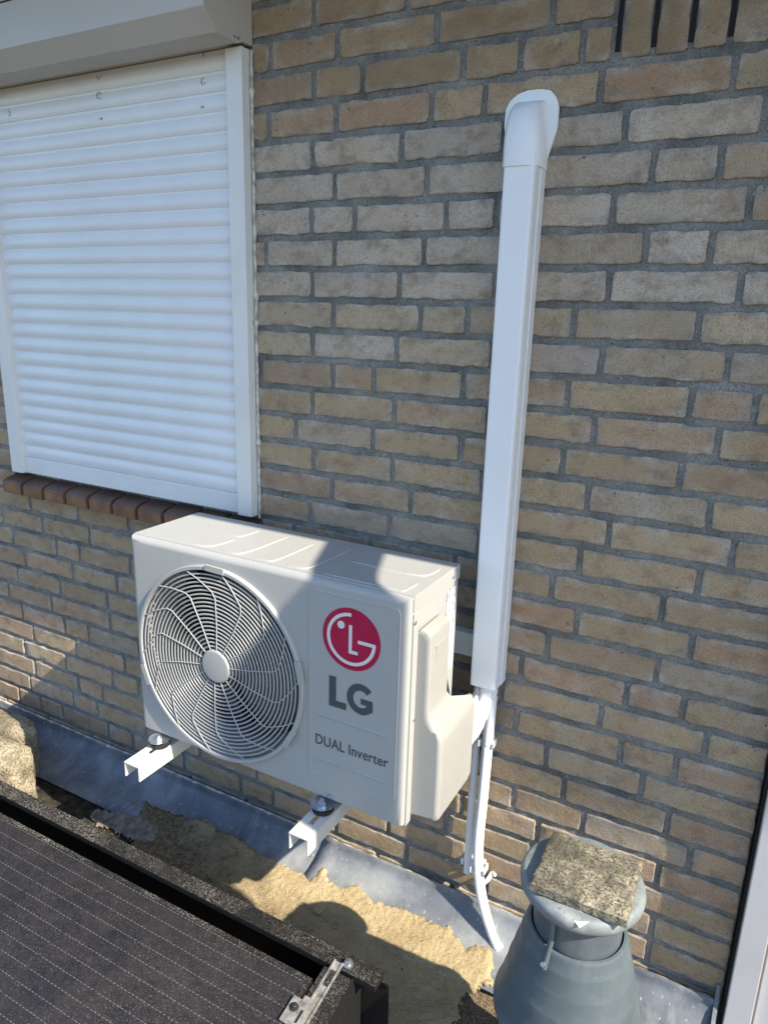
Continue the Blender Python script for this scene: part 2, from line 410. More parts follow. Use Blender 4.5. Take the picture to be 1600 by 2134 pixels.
for px, py in J:
    P = at(px, py, 1, 0.0); k = int(round((Z0 + .026 - P.z)/C))
    joints.setdefault(k, []).append(P.x)
SOLD_X = [.688, .748, .808, .868, .93, .99, 1.05, 1.112]
def course(k):
    """list of (x0,x1) bricks of one course"""
    kn = sorted(joints.get(k, [])); out = []
    js = [XL - RN.random()*.15]
    pts = [x for x in kn if x < XR-.03] + [XR+.006]
    for tx in pts:
        while tx - js[-1] > .315:
            gap = tx - js[-1]
            step = .222 if RN.random() < .72 else .115
            if .315 < gap < .36: step = .222 if RN.random() < .5 else .115
            if k in joints and gap < .48: step = gap/2
            js.append(js[-1] + step*(1+.03*(RN.random()-.5)))
        js.append(tx)
    for a, b in zip(js, js[1:]):
        if b - a > .035: out.append((a+.0062, b-.0062))
    return out
def brick_mesh(w, h, seed, rough=1.0):
    nx = max(5, int(w/.018)); nz = 3
    D = .045; e = .0024
    us = [0, e/w] + [i/nx for i in range(1, nx)] + [1-e/w, 1]
    vs_ = [0, e/h, .36, .66, 1-e/h, 1]
    verts, faces, ed = [], [], []
    S = Vector((seed*3.17, seed*1.31, seed*.77))
    for j, v in enumerate(vs_):
        for i, u in enumerate(us):
            x, z = u*w - w/2, v*h - h/2
            edge = i in (0, len(us)-1) or j in (0, len(vs_)-1)
            near = i in (0, 1, len(us)-2, len(us)-1) or j in (0, 1, len(vs_)-2, len(vs_)-1)
            jx = noise.noise(Vector((x*55, z*55, 0))+S)*.0026*rough if near else 0
            jq = (noise.noise(Vector((x*38, z*38, 9))+S)*.0034 + noise.noise(Vector((x*130, z*90, 4))+S)*.0022)*rough if near else 0
            cx = .006 if (i in (0, len(us)-1) and j in (0, len(vs_)-1)) else 0
            X = x + jx - math.copysign(cx*.5, x)*(1 if cx else 0)
            Z = z + jq - math.copysign(cx*.35, z)*(1 if cx else 0)
            y = noise.noise(Vector((x*30, z*30, 5))+S)*.0011*rough
            y += .0016 if edge else (.0001 if near else 0)
            if near and noise.noise(Vector((x*34, z*34, 20))+S) > .36: y += .0030
            verts.append((X, y, Z)); ed.append(1.0 if edge else (.8 if near else .0))
    nu, nv = len(us), len(vs_)
    for j in range(nv-1):
        for i in range(nu-1):
            faces.append((j*nu+i, j*nu+i+1, (j+1)*nu+i+1, (j+1)*nu+i))
    ring = [i for i in range(nu)] + [j*nu+nu-1 for j in range(1, nv)] + [(nv-1)*nu+i for i in range(nu-2, -1, -1)] + [j*nu for j in range(nv-2, 0, -1)]
    b0 = len(verts)
    for q in ring:
        verts.append((verts[q][0], D, verts[q][2])); ed.append(.6)
    n = len(ring)
    for q in range(n): faces.append((ring[q], b0+q, b0+(q+1)%n, ring[(q+1)%n]))
    me = bpy.data.meshes.new('brick'); me.from_pydata(verts, [], faces)
    a = me.attributes.new('edge', 'FLOAT', 'POINT'); a.data.foreach_set('value', ed)
    for f in me.polygons: f.use_smooth = True
    me.set_sharp_from_angle(angle=math.radians(22))
    me.materials.append(M_BRICK); return me
def brick_color(k, x):
    q = RN.random(); v = 1.48*(.84 + .30*RN.random())
    if 4 <= k <= 8: c = (.31,.275,.235) if q < .85 else (.29,.235,.17)
    elif k in (9, 10): c = (.28,.225,.15) if q < .6 else (.27,.235,.20)
    elif k <= 2: c = (.21,.14,.072) if q < .75 else (.20,.13,.072)  # top courses: browner brick, with shade under the eave darkened into the colour
    elif q < .60: c = (.265,.19,.105)
    elif q < .78: c = (.255,.175,.105)
    elif q < .90: c = (.25,.158,.10)
    elif q < .96: c = (.235,.195,.15)
    else: c = (.27,.155,.09)
    if k >= 20 and x < -.7 and q > .35: c = (.29,.18,.11)
    g_ = sum(c)/3; c = tuple(u*.74 + w_*.26 for u, w_ in zip(c, (.262*g_/.19, .205*g_/.19, .155*g_/.19)))
    return tuple(u*v for u in c) + (1,)
specs = []
for k in range(-3, 31):
    for a, b in course(k):
        zb = zbot(k); parts = [(a, b)]
        if k <= 17:
            ox0, ox1 = (SILLX0, SILLX1) if k == 17 else (WX0, WX1)
            q = []
            if a < ox0: q.append((a, min(b, ox0-.001)))
            if b > ox1: q.append((max(a, ox1+.004), b))
            parts = q
        if k <= 2:
            q = []
            for (a2, b2) in parts:
                if a2 > SOLD_X[0]-.02: continue
                q.append((a2, min(b2, SOLD_X[0]-.012)))
            parts = q
        for (a2, b2) in parts:
            if b2-a2 > .02: specs.append([(a2+b2)/2, zb+BH/2, b2-a2, BH, k, False])
for a, b in zip(SOLD_X, SOLD_X[1:]): specs.append([(a+b)/2, zbot(2)+.100, b-a-.011, .200, 2, True])
vis, rest = [], []
for sp_ in specs:
    px, py = project((sp_[0], 0, sp_[1]))
    (vis if -70 < px < 1670 and -60 < py < 2190 else rest).append(sp_)
vis.sort(key=lambda s: -s[2]*s[3]/(Vector((s[0],0,s[1]))-CAM).length_squared)
rest += vis[298:]; vis = vis[:298]
for i, (x, z, w, h, k, sold) in enumerate(vis):
    yj = -.0015*RN.random() + (.001 if sold else 0)
    me = brick_mesh(h if sold else w, w if sold else h, i+1)
    o = link('brick', me, None, wall, (x, yj, z + .0016*(RN.random()-.5)))
    o.rotation_euler = (0, math.radians(90 if sold else 0) + .006*(RN.random()-.5), 0)
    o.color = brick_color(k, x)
bm = bmesh.new()
for i, (x, z, w, h, k, sold) in enumerate(rest):
    me = brick_mesh(w, h, 400+i); n0 = len(bm.verts); bm.from_mesh(me); bm.verts.ensure_lookup_table()
    for v in bm.verts[n0:]: v.co += Vector((x, 0, z))
    bpy.data.meshes.remove(me)
bmesh.ops.recalc_face_normals(bm, faces=bm.faces)
for k in range(-3, 31):
    x = -3.1 + .11*(k % 2)
    while x < XL-.3:
        add_box(bm, x, x+.208, 0, .04, zbot(k), zbot(k)+BH); x += .221
tag(done(bm, 'brick_rest', M_BRICK_REST, wall), kind='stuff')
# dark open slits beside the soldier bricks
bm = bmesh.new()
for x in SOLD_X[:5]: add_box(bm, x-.004, x+.004, .001, .006, zbot(2)+.012, zbot(2)+.23)
done(bm, 'open_joint', M_DARK, wall)

# eave above the picture
M_SOFFIT = paint('brown_boards', (.07,.045,.03), .7, .2)
ev = empty('roof_eave', 'boarded roof eave overhanging the wall just above the picture', 'eave', (0, 0, ZTOP))
EZ = 2.32; EY = -(EZ - .41)*.225 + .023
box('soffit', -3.2, 7.5, EY, .25, EZ, EZ+.03, M_SOFFIT, ev)
box('fascia', -3.2, 7.5, EY-.022, EY-.001, EZ-.0, EZ+.2, M_FRAME, ev)
bm = bmesh.new()
add_prism(bm, [Vector((-3.2, EY-.02, EZ+.21)), Vector((-3.2, EY-.02, EZ+.26)), Vector((-3.2, 2.2, EZ+2.2)), Vector((-3.2, 2.2, EZ+2.1))], Vector((10.7, 0, 0)))
done(bm, 'roof_slope', M_SILL, ev)

# ------------------------------------------------------------------ roller shutter
sh = empty('roller_shutter', 'closed white roller shutter with slanted box, covering the window', 'roller shutter', (-.61, 0, .96))
poly = [(.0, 2.046), (-.030, 2.046), (-.046, 2.038), (-.114, 2.038), (-.152, 2.074), (-.152, 2.235), (-.10, 2.27), (0, 2.27)]
bm = bmesh.new(); add_prism(bm, [Vector((-1.068, y, z)) for y, z in poly], Vector((.952, 0, 0)))
bx = done(bm, 'shutter_box', M_BOX, sh, smooth=20)
for x0 in (-1.076, -.1155):
    bm = bmesh.new(); add_prism(bm, [Vector((x0, y-(.002 if y < 0 else 0), z-(.002 if z < 2.2 else -.002))) for y, z in poly], Vector((.0095, 0, 0)))
    done(bm, 'end_cap', M_BOX, bx, smooth=20)
bm = bmesh.new(); add_box(bm, -1.066, -.118, -.1535, -.151, 2.168, 2.171); done(bm, 'front_seam', M_GASKET, bx)
bm = bmesh.new()
for (y, z) in ((-.060, 2.0445), (-.048, 2.046)): add_tube(bm, [(-.1065, y, z), (-.1045, y, z)], .0032, 8)
done(bm, 'rivet', M_DULL, bx)
for x0, x1 in ((-1.065, -1.014), (-.158, -.1125)):
    box('guide_rail', x0, x1, -.0305, .03, .971, 2.038, M_FRAME, sh, .0025)
PITCH_S = .0408
prof = []
for i in range(9):
    t = i/8; prof.append((-.0125 - .0034*math.sin(math.pi*min(1, t*1.02))**.8, .0016 + t*.0335))
prof = prof + [(-.0108, .0362), (-.0112, .0385), (-.0112, .0432)]
sx0, sx1 = -1.022, -.151
def slat_mesh():
    bm = bmesh.new()
    a = [bm.verts.new((sx0, y, z)) for y, z in prof]; b = [bm.verts.new((sx1, y, z)) for y, z in prof]
    for i in range(len(a)-1): bm.faces.new((a[i], b[i], b[i+1], a[i+1]))
    c0 = bm.verts.new((sx0, .0, prof[0][1])); c1 = bm.verts.new((sx1, .0, prof[0][1])); bm.faces.new((c0, c1, b[0], a[0]))
    d0 = bm.verts.new((sx0, .0, prof[-1][1])); d1 = bm.verts.new((sx1, .0, prof[-1][1])); bm.faces.new((a[-1], b[-1], d1, d0))
    me = bpy.data.meshes.new('slat'); bm.to_mesh(me); bm.free(); return me
zz = 1.0218; i = 0
while zz < 2.03:
    me = slat_mesh() if i == 0 else me0
    if i == 0:
        me0 = me; me.materials.append(M_SLAT)
        for f in me.polygons: f.use_smooth = True
        me.set_sharp_from_angle(angle=math.radians(32))
    o = link('slat', me, None, sh); o.matrix_parent_inverse = Matrix.Translation(-Vector(sh.location))
    o.location = (0, .0008*(RN.random()-.5), zz); o.rotation_euler = (0, .0006*(RN.random()-.5), 0)
    zz += PITCH_S; i += 1
box('slat_backing', sx0, sx1, -.004, .02, .98, 2.045, M_DARK, sh, 0)
box('bottom_bar', sx0+.008, sx1-.008, -.0165, .0, .9715, 1.0228, M_SLAT, sh, .003)
# scuff marks left by the roller on the upper slats
bm = bmesh.new()
for (cx, cz, n, sx_, sz_) in ((at(205,198,1,-.018).x, at(205,198,1,-.018).z, 16, .008, .009), (at(422,168,1,-.018).x, at(422,168,1,-.018).z, 12, .007, .007), (at(424,112,1,-.018).x, at(424,112,1,-.018).z, 5, .008, .003), (at(18,235,1,-.018).x, at(18,235,1,-.018).z, 9, .005, .009), (at(205,160,1,-.018).x, at(205,160,1,-.018).z, 5, .009, .003), (at(420,222,1,-.018).x, at(420,222,1,-.018).z, 4, .006, .002), (at(208,246,1,-.018).x, at(208,246,1,-.018).z, 5, .007, .002)):
    for q in range(n):
        a = RN.random()*6.28; x, z = cx+sx_*math.cos(a)*(.7+.3*RN.random()), cz+sz_*math.sin(a)*(.7+.3*RN.random())
        w, h = .0006+.0013*RN.random(), .0005+.0008*RN.random()
        add_box(bm, x-w, x+w, -.0168, -.0156, z-h, z+h)
tag(done(bm, 'scuff_marks', M_SCUFF, sh), kind='stuff')
# caulk bead between guide rail and bricks
pts, rr = [], []
for i in range(240):
    z = .965 + i*(2.035-.965)/239
    b = .0042 + .0016*N(z*22, 1) + (.0042*max(0, N(z*34, 7)-.25)*3)
    pts.append((-.1075 + .0022*N(z*25, 3), -.003 + .002*N(z*18, 5), z)); rr.append(max(.003, b))
bm = bmesh.new(); add_tube(bm, pts, rr, 7)
tag(done(bm, 'caulk_bead', M_CAULK, None, 60), 'lumpy pale sealant bead between shutter frame and bricks', 'sealant')

# window sill of brown bricks
sill = empty('window_sill', 'sloping sill of dark brown bricks under the roller shutter', 'sill', (-.61, 0, .93))
n = 10; w = (SILLX1-SILLX0)/n
for i in range(n):
    x0 = SILLX0 + i*w + .003; x1 = x0 + w - .006; j = .002*(RN.random()-.5)
    bm = bmesh.new()
    add_prism(bm, [Vector((x0, .02, .906+j)), Vector((x0, -.055, .906+j)), Vector((x0, -.0565, .938+j)), Vector((x0, -.048, .947+j)), Vector((x0, .02, .964+j))], Vector((x1-x0, 0, 0)))
    bmesh.ops.bevel(bm, geom=list(bm.edges), offset=.003, segments=2, affect='EDGES')
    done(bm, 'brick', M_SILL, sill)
bm = bmesh.new(); add_prism(bm, [Vector((SILLX0, .02, .909)), Vector((SILLX0, -.044, .909)), Vector((SILLX0, -.045, .932)), Vector((SILLX0, -.040, .939)), Vector((SILLX0, .02, .959))], Vector((SILLX1-SILLX0, 0, 0)))
done(bm, 'mortar', M_MORTAR, sill)

# ------------------------------------------------------------------ zinc flashing at the foot of the wall
fl = empty('zinc_flashing', 'weathered grey zinc flashing folded up at the foot of the wall', 'flashing', (0, 0, 0))
def flash_prof(x):
    wob = .004*N(x*3, 2) ; w2 = .006*N(x*5, 8)
    return [(-.004, .070), (-.012, .080+wob), (-.0175, .083+wob), (-.021, .078+wob), (-.020, .070+wob*.5), (-.030, .056+w2*.4), (-.052, .036+w2*.5), (-.082, .0215), (-.120, .011), (-.175, .006)]
def flash_z(x, y):
    pr = flash_prof(x); pr = pr[3:]
    for (y0, z0), (y1, z1) in zip(pr, pr[1:]):
        if y1 <= y <= y0: return z0 + (z1-z0)*(y-y0)/(y1-y0)
    return 0
def sheet(name, x0, x1, lift, slant=0.0):
    xs_ = fr(x0, x1, .02); v, f = [], []
    n = 10
    for x in xs_:
        for q, (y, z) in enumerate(flash_prof(x)):
            dx = slant*(q/(n-1)) if x == x0 else 0
            v.append((x+dx, y-lift*.5, z+lift+.0008*N(x*16, y*16, 4)))
    for i in range(len(xs_)-1):
        for q in range(n-1): f.append((i*n+q, (i+1)*n+q, (i+1)*n+q+1, i*n+q+1))
    me = bpy.data.meshes.new(name); me.from_pydata(v, [], f)
    o = link(name, me, M_ZINC, fl, smooth=60)
    sd = o.modifiers.new('thick', 'SOLIDIFY'); sd.thickness = .0015; sd.offset = -1
    return o
sheet('zinc_sheet', -3.0, .15, 0)
sheet('zinc_sheet', .115, 1.108, .0032, -.02)
bm = bmesh.new()
pts = [(x, -.0155, .0815 + .004*N(x*3, 2) + .002*N(x*30, 4)) for x in fr(-1.7, 1.1, .015)]
add_tube(bm, pts, [.0042+.0022*N(p[0]*40, 9) for p in pts], 6); done(bm, 'sealant_edge', M_CAULK, fl, 60)
bm = bmesh.new()     # folded end piece against the door frame
add_prism(bm, [Vector((1.100, -.004, .115)), Vector((1.100, -.030, .075)), Vector((1.100, -.10, .03)), Vector((1.100, -.17, .010)), Vector((1.100, -.17, .001)), Vector((1.100, -.004, .001))], Vector((.008, 0, 0)))
done(bm, 'end_fold', M_ZINC, fl)

# ------------------------------------------------------------------ sand on the roof and over the zinc
def inside(poly, x, y):
    c = False; n = len(poly)
    for i in range(n):
        x1, y1 = poly[i]; x2, y2 = poly[i-1]
        if (y1 > y) != (y2 > y) and x < (x2-x1)*(y-y1)/(y2-y1)+x1: c = not c
    return c
def edge_d(poly, x, y):
    d = 9
    for i in range(len(poly)):
        ax, ay = poly[i-1]; bx_, by = poly[i]; dx, dy = bx_-ax, by-ay
        t = max(0, min(1, ((x-ax)*dx+(y-ay)*dy)/(dx*dx+dy*dy+1e-12))); d = min(d, math.hypot(x-ax-t*dx, y-ay-t*dy))
    return d
def patch(name, poly, cell, h, amp, mat, seed=0, rag=.006):
    x0 = min(p[0] for p in poly)-.02; x1 = max(p[0] for p in poly)+.02; y0 = min(p[1] for p in poly)-.02; y1 = max(p[1] for p in poly)+.02
    xs_, ys_ = fr(x0, x1, cell), fr(y0, y1, cell); idx, v, f = {}, [], []
    for j, y in enumerate(ys_):
        for i, x in enumerate(xs_):
            rx, ry = x + rag*N(x*60, y*60, seed), y + rag*N(x*60, y*60, seed+5) + rag*.6*N(x*160, y*160, seed+6)
            if not inside(poly, rx, ry): continue
            d = edge_d(poly, rx, ry)
            base = max(roof_z(x, y)+.003, (flash_z(x, y)+.0078*min(1, d/.012)+.0035) if y > -.185 else .006)
            hh = h*min(1, (d/.022))**.6
            z = base - .0045 + .0045*min(1, d/.004) + hh*(.75+.5*N(x*22, y*22, seed+3)) + amp*N(x*75, y*75, seed+1)*min(1, d/.01) + amp*.6*N(x*190, y*190, seed+2)*min(1, d/.01)
            idx[(i, j)] = len(v); v.append((x, y, z))
    for (i, j) in idx:
        q = [(i, j), (i+1, j), (i+1, j+1), (i, j+1)]
        if all(t in idx for t in q): f.append([idx[t] for t in q])
    me = bpy.data.meshes.new(name); me.from_pydata(v, [], f)
    return link(name, me, mat, smooth=80)
def g2(px, py, z=.018): P = at(px, py, 2, z); return (P.x, P.y)
top = [(300,1668),(340,1690),(385,1704),(437,1717),(459,1734),(503,1752),(537,1781),(577,1796),(624,1819),(650,1836),(664,1818),(681,1819),(686,1838),(714,1852),(747,1848),(760,1868),(777,1879),(822,1894),(856,1905),(890,1924),(915,1932),(942,1944),(960,1962),(972,1982),(990,1974),(1029,1982)]
poly = [g2(*q) for q in top] + [(.66, -.16), (.60, -.21), (.62, -.27), (.56, -.36), (.3, -.41), (-.1, -.40), (-.34, -.33), (-.40, -.25)]
tag(patch('sand', poly, .0040, .0026, .0018, M_SAND, 1, .010), 'spilled yellow sand with ragged edge on roof and flashing', kind='stuff')
poly = [g2(*q) for q in [(183,1690),(205,1678),(250,1690),(300,1700),(335,1722),(325,1745),(300,1752),(262,1742),(230,1722),(200,1715)]]
tag(patch('dried_mortar', poly, .005, .006, .003, M_CRUST, 9, .008), 'pale grey patch of dried mortar on the dark roof', 'mortar patch')
v, f = [], []; GR = random.Random(3)
for q in range(3600):
    x, y = -.55+1.35*GR.random(), -.40+.345*GR.random()
    if N(x*7, y*7, 30) + .25*GR.random() < -.02 and y > -.15: continue
    if y > -.10 and GR.random() < .6: continue
    r_ = .0007 + .0018*GR.random()**3
    z = max(roof_z(x, y)+.003, (flash_z(x, y)+.0050) if y > -.19 else -1) + (.0035 if (y < -.13 and -.3 < x < .62) else .0005)
    b = len(v); e_ = .6+.8*GR.random(); e2 = .6+.8*GR.random(); h_ = r_*(.5+.5*GR.random())
    v += [(x-r_*e_, y-r_*.3, z), (x+r_*.2, y-r_*e2, z+r_*.1), (x+r_*e_, y+r_*.4, z), (x-r_*.3, y+r_*e2, z), (x+r_*.1, y, z+h_), (x, y, z-r_)]
    f += [(b, b+1, b+4), (b+1, b+2, b+4), (b+2, b+3, b+4), (b+3, b, b+4), (b+1, b, b+5), (b+2, b+1, b+5), (b+3, b+2, b+5), (b, b+3, b+5)]
me = bpy.data.meshes.new('grit'); me.from_pydata(v, [], f)
gm2 = Mat('grit', (.3,.25,.16), 1, spec=.1); gm2.col(gm2.ramp(gm2.noise(170, 2, .6), [(.36, (.07,.055,.04)), (.5, (.34,.26,.15)), (.64, (.52,.46,.36))]))
tag(link('loose_grit', me, gm2.m), 'loose grains of sand and grit scattered over roof and flashing', kind='stuff')
for (px, py, s_) in ((662,1898,.013), (1010,2050,.006), (840,2020,.005), (960,2090,.006), (700,1935,.004), (790,1930,.004)):
    x, y = g2(px, py); bm = bmesh.new(); bmesh.ops.create_icosphere(bm, subdivisions=2, radius=s_)
    for v in bm.verts: v.co = Vector((x, y, .016)) + Vector((v.co.x, v.co.y*.7, v.co.z*.7))*(1+.5*N(v.co.x*90, v.co.y*90, px))
    o = done(bm, 'pebble', M_SAND if s_ > .01 else M_BLOCK)
    tag(o, 'large clod of sand in the round shadow on the sand' if s_ > .01 else {1010: 'small pale pebble on the grit beside the roof vent', 840: 'small pebble in the wide shadow between solar panel and vent', 960: 'pebble on the dark grit in the bottom foreground', 700: 'tiny pebble at the edge of the round shadow', 790: 'tiny pebble in the sunlit yellow sand'}[px], 'stone', 'stones on the roof')

# ------------------------------------------------------------------ outdoor unit
ac = empty('air_conditioner', 'white air conditioner outdoor unit with fan grille and red emblem', 'air conditioner', (.13, -.21, .487))
AX0, AX1, AY0, AY1, AZ0, AZ1 = -.227, .490, -.328, -.098, .487, .981
FC = (.024, AY0, .7225); FR = .226
# front panel with round opening and rounded corners
def front_panel():
    bm = bmesh.new(); n = 96; R = .014
    inner, outer = [], []
    cx, cz = FC[0], FC[2]
    for i in range(n):
        a = 2*math.pi*i/n; dx, dz = math.cos(a), math.sin(a)
        inner.append((cx+FR*dx, cz+FR*dz))
        tx = ((AX1-R if dx > 0 else AX0+R)-cx)/dx if abs(dx) > 1e-6 else 9e9
        tz = ((AZ1-R if dz > 0 else AZ0+.004)-cz)/dz if abs(dz) > 1e-6 else 9e9
        t = min(tx, tz); outer.append((cx+t*dx, cz+t*dz))
    for q in ((AX0+R, AZ0+.004), (AX0+R, AZ1-R), (AX1-R, AZ0+.004), (AX1-R, AZ1-R)):
        i = min(range(n), key=lambda i: math.hypot(outer[i][0]-q[0], outer[i][1]-q[1])); outer[i] = q
    vi = [bm.verts.new((x, AY0, z)) for x, z in inner]; vo = [bm.verts.new((x, AY0, z)) for x, z in outer]
    vb = [bm.verts.new((x, AY0+.02, z)) for x, z in inner]
    for i in range(n):
        k = (i+1) % n
        bm.faces.new((vi[i], vi[k], vo[k], vo[i])); bm.faces.new((vi[i], vb[i], vb[k], vi[k]))
    rows = [vo]                         # rounded rim
    for s_ in range(1, 5):
        b = math.pi/2*s_/4; row = []
        for (x, z) in outer:
            ox = (1 if abs(x-(AX1-R)) < 1e-5 else -1 if abs(x-(AX0+R)) < 1e-5 else 0); oz = (1 if abs(z-(AZ1-R)) < 1e-5 else 0); ob = (-1 if abs(z-AZ0-.004) < 1e-5 else 0)
            row.append(bm.verts.new((x+ox*R*math.sin(b), AY0+R*(1-math.cos(b)), z+oz*R*math.sin(b)+ob*.004*math.sin(b))))
        rows.append(row)
    rows.append([bm.verts.new((v.co.x, AY0+.03, v.co.z)) for v in rows[-1]])
    for A, B in zip(rows, rows[1:]):
        for i in range(n):
            k = (i+1) % n; bm.faces.new((A[i], A[k], B[k], B[i]))
    return done(bm, 'front_panel', M_AC, ac, 40)
fp = front_panel()
# lid, sides, back, base
bm = bmesh.new()
add_box(bm, AX0-.0015, AX1+.0025, AY0+.0145, AY1, AZ1-.004, AZ1+.002, .0018)
add_box(bm, AX0-.0015, AX0+.0025, AY0+.030, AY1, AZ1-.03, AZ1-.003)
add_box(bm, AX1-.0025, AX1+.0025, AY0+.012, AY1, AZ1-.03, AZ1-.003, .0012)
lid = done(bm, 'lid', M_AC, ac)
bm = bmesh.new(); add_box(bm, AX1-.004, AX1, AY0+.031, AY1-.002, AZ0, AZ1-.0305, .001); side = done(bm, 'side_panel', M_AC, ac)
bm = bmesh.new(); add_box(bm, AX1-.003, AX1+.0035, AY0+.0125, AY0+.033, AZ0-.003, AZ1-.034, .0015); add_box(bm, AX1-.003, AX1+.001, AY0+.034, AY0+.042, AZ0-.002, AZ1-.036, .0008)
done(bm, 'corner_trim', M_AC, side)
bm = bmesh.new(); add_box(bm, AX0, AX0+.004, AY0+.031, AY1-.001, AZ0, AZ1-.0305, .001); done(bm, 'side_panel', M_AC, ac)
bm = bmesh.new(); add_box(bm, AX0+.005, AX1-.005, AY1-.006, AY1-.0005, AZ0+.005, AZ1-.005); done(bm, 'rear_coil', M_FIN, ac)
bm = bmesh.new(); add_box(bm, AX0+.001, AX1-.001, AY0+.02, AY1, AZ0-.006, AZ0+.004, .002); done(bm, 'base_pan', M_AC, ac)
# pressed ribs on the lid
lines = [[(377,1090),(485,1116),(500,1119),(542,1106)], [(305,1111),(432,1142),(492,1124)], [(455,1147),(500,1157),(605,1117)], [(517,1162),(562,1174),(657,1132)], [(585,1179),(635,1189),(738,1142)], [(655,1198),(819,1238),(836,1235),(872,1215)], [(717,1166),(882,1204),(919,1185)]]
for L in lines:
    pts = [at(a, b, 2, AZ1+.0025) for a, b in L]; fine = []
    for p0, p1 in zip(pts, pts[1:]):
        for t in range(5): fine.append(p0.lerp(p1, t/5))
    fine.append(pts[-1])
    for _ in range(2): fine = [fine[0]] + [(fine[i-1]+fine[i]*2+fine[i+1])/4 for i in range(1, len(fine)-1)] + [fine[-1]]
    bm = bmesh.new(); add_tube(bm, [(p.x, max(p.y, AY0+.026), AZ1+.0008) for p in fine], [.0012]+[.0034]*(len(fine)-2)+[.0012], 8)
    done(bm, 'pressed_rib', M_AC, lid, 60)
# fan housing, fan and grille
bm = bmesh.new(); n = 64
rows = [[bm.verts.new((FC[0]+r*math.cos(2*math.pi*i/n), y, FC[2]+r*math.sin(2*math.pi*i/n))) for i in range(n)] for r, y in ((FR-.001, AY0+.004), (FR-.008, AY0+.016), (FR-.012, AY0+.03), (FR-.012, AY0+.085))]
for A, B in zip(rows, rows[1:]):
    for i in range(n): bm.faces.new((A[i], A[(i+1)%n], B[(i+1)%n], B[i]))
done(bm, 'fan_shroud', M_AC, ac, 50)
bm = bmesh.new(); add_box(bm, FC[0]-.232, FC[0]+.232, AY0+.150, AY0+.16, FC[2]-.232, FC[2]+.232); done(bm, 'inner_coil', M_FIN, ac)
fan = None
bm = bmesh.new()
for (y0, y1, r) in ((AY0+.05, AY0+.11, .052),):
    a = [bm.verts.new((FC[0]+r*math.cos(2*math.pi*i/32), y0, FC[2]+r*math.sin(2*math.pi*i/32))) for i in range(32)]
    b = [bm.verts.new((FC[0]+r*math.cos(2*math.pi*i/32), y1, FC[2]+r*math.sin(2*math.pi*i/32))) for i in range(32)]
    bm.faces.new(a); bm.faces.new(b[::-1])
    for i in range(32): bm.faces.new((a[i], b[i], b[(i+1)%32], a[(i+1)%32]))
fan = done(bm, 'fan', M_FAN, ac, 40)
for q in range(3):
    v, f = [], []; nr, na = 7, 7
    for i in range(nr):
        r = .05 + (.205-.05)*i/(nr-1)
        for j in range(na):
            t = j/(na-1); a = math.radians(40+120*q) + math.radians(78)*t + .5*(i/(nr-1))**1.4
            v.append((FC[0]+r*math.cos(a), AY0+.055+.055*t+.008*math.sin(t*3.1), FC[2]+r*math.sin(a)))
    for i in range(nr-1):
        for j in range(na-1): f.append((i*na+j, i*na+j+1, (i+1)*na+j+1, (i+1)*na+j))
    me = bpy.data.meshes.new('blade'); me.from_pydata(v, [], f)
    o = link('blade', me, M_FAN, fan, smooth=60); o.matrix_parent_inverse = fan.matrix_world.inverted() if False else Matrix.Translation(-Vector(ac.location)) @ Matrix.Translation(Vector(ac.location))
    sd = o.modifiers.new('thick', 'SOLIDIFY'); sd.thickness = .003
GY = AY0-.0095
bm = bmesh.new(); n = 96
segs = [(FR-.004, AY0+.006), (FR-.004, GY+.003), (FR-.002, GY), (FR+.0045, GY), (FR+.0068, GY+.0025), (FR+.0068, AY0+.001)]
rows = [[bm.verts.new((FC[0]+r*math.cos(2*math.pi*i/n), y, FC[2]+r*math.sin(2*math.pi*i/n))) for i in range(n)] for r, y in segs]
for A, B in zip(rows, rows[1:]):
    for i in range(n): bm.faces.new((A[i], A[(i+1)%n], B[(i+1)%n], B[i]))
for a in (88, 12, 330, 200):
    a = math.radians(a); x, z = FC[0]+(FR+.003)*math.cos(a), FC[2]+(FR+.003)*math.sin(a)
    r = bmesh.ops.create_cube(bm, size=1)['verts']
    for v in r: v.co = Vector((x, GY+.001, z)) + Matrix.Rotation(-a, 3, 'Y') @ Vector((v.co.x*.013, v.co.y*.006, v.co.z*.05))
gr_ = done(bm, 'grille_frame', M_AC, ac, 40)
bm = bmesh.new()
NR = 19
for i in range(NR):
    r = .0445 + (FR-.006-.0445)*(i+.3)/NR
    add_ring(bm, (FC[0], GY+.0035, FC[2]), r, .00215, 88, 6)
tag(done(bm, 'grille_rings', M_AC, ac, 60), kind='stuff')
bm = bmesh.new()
for q in range(14):
    a0 = 2*math.pi*q/14 + .12
    path = [(.040, 0), (.10, 2), (.162, 4), (.176, 7), (.200, 17), (.222, 25)]
    pts = [(FC[0]+r*math.cos(a0+math.radians(d)), GY+.0020, FC[2]+r*math.sin(a0+math.radians(d))) for r, d in path]
    add_tube(bm, pts, .0013, 6)
tag(done(bm, 'grille_spokes', M_AC, ac, 60), kind='stuff')
bm = bmesh.new()
prof_ = [(0, GY-.0015), (.034, GY-.0015), (.038, GY), (.040, GY+.003), (.040, GY+.010), (0, GY+.010)]
rows = [[bm.verts.new((FC[0]+r*math.cos(2*math.pi*i/48), y, FC[2]+r*math.sin(2*math.pi*i/48))) for i in range(48)] if r else [bm.verts.new((FC[0], y, FC[2]))] for r, y in prof_]
for A, B in zip(rows, rows[1:]):
    for i in range(48):
        k = (i+1) % 48
        if len(A) == 1: bm.faces.new((A[0], B[k], B[i]))
        elif len(B) == 1: bm.faces.new((A[i], A[k], B[0]))
        else: bm.faces.new((A[i], A[k], B[k], B[i]))
done(bm, 'grille_hub', M_AC, ac, 40)
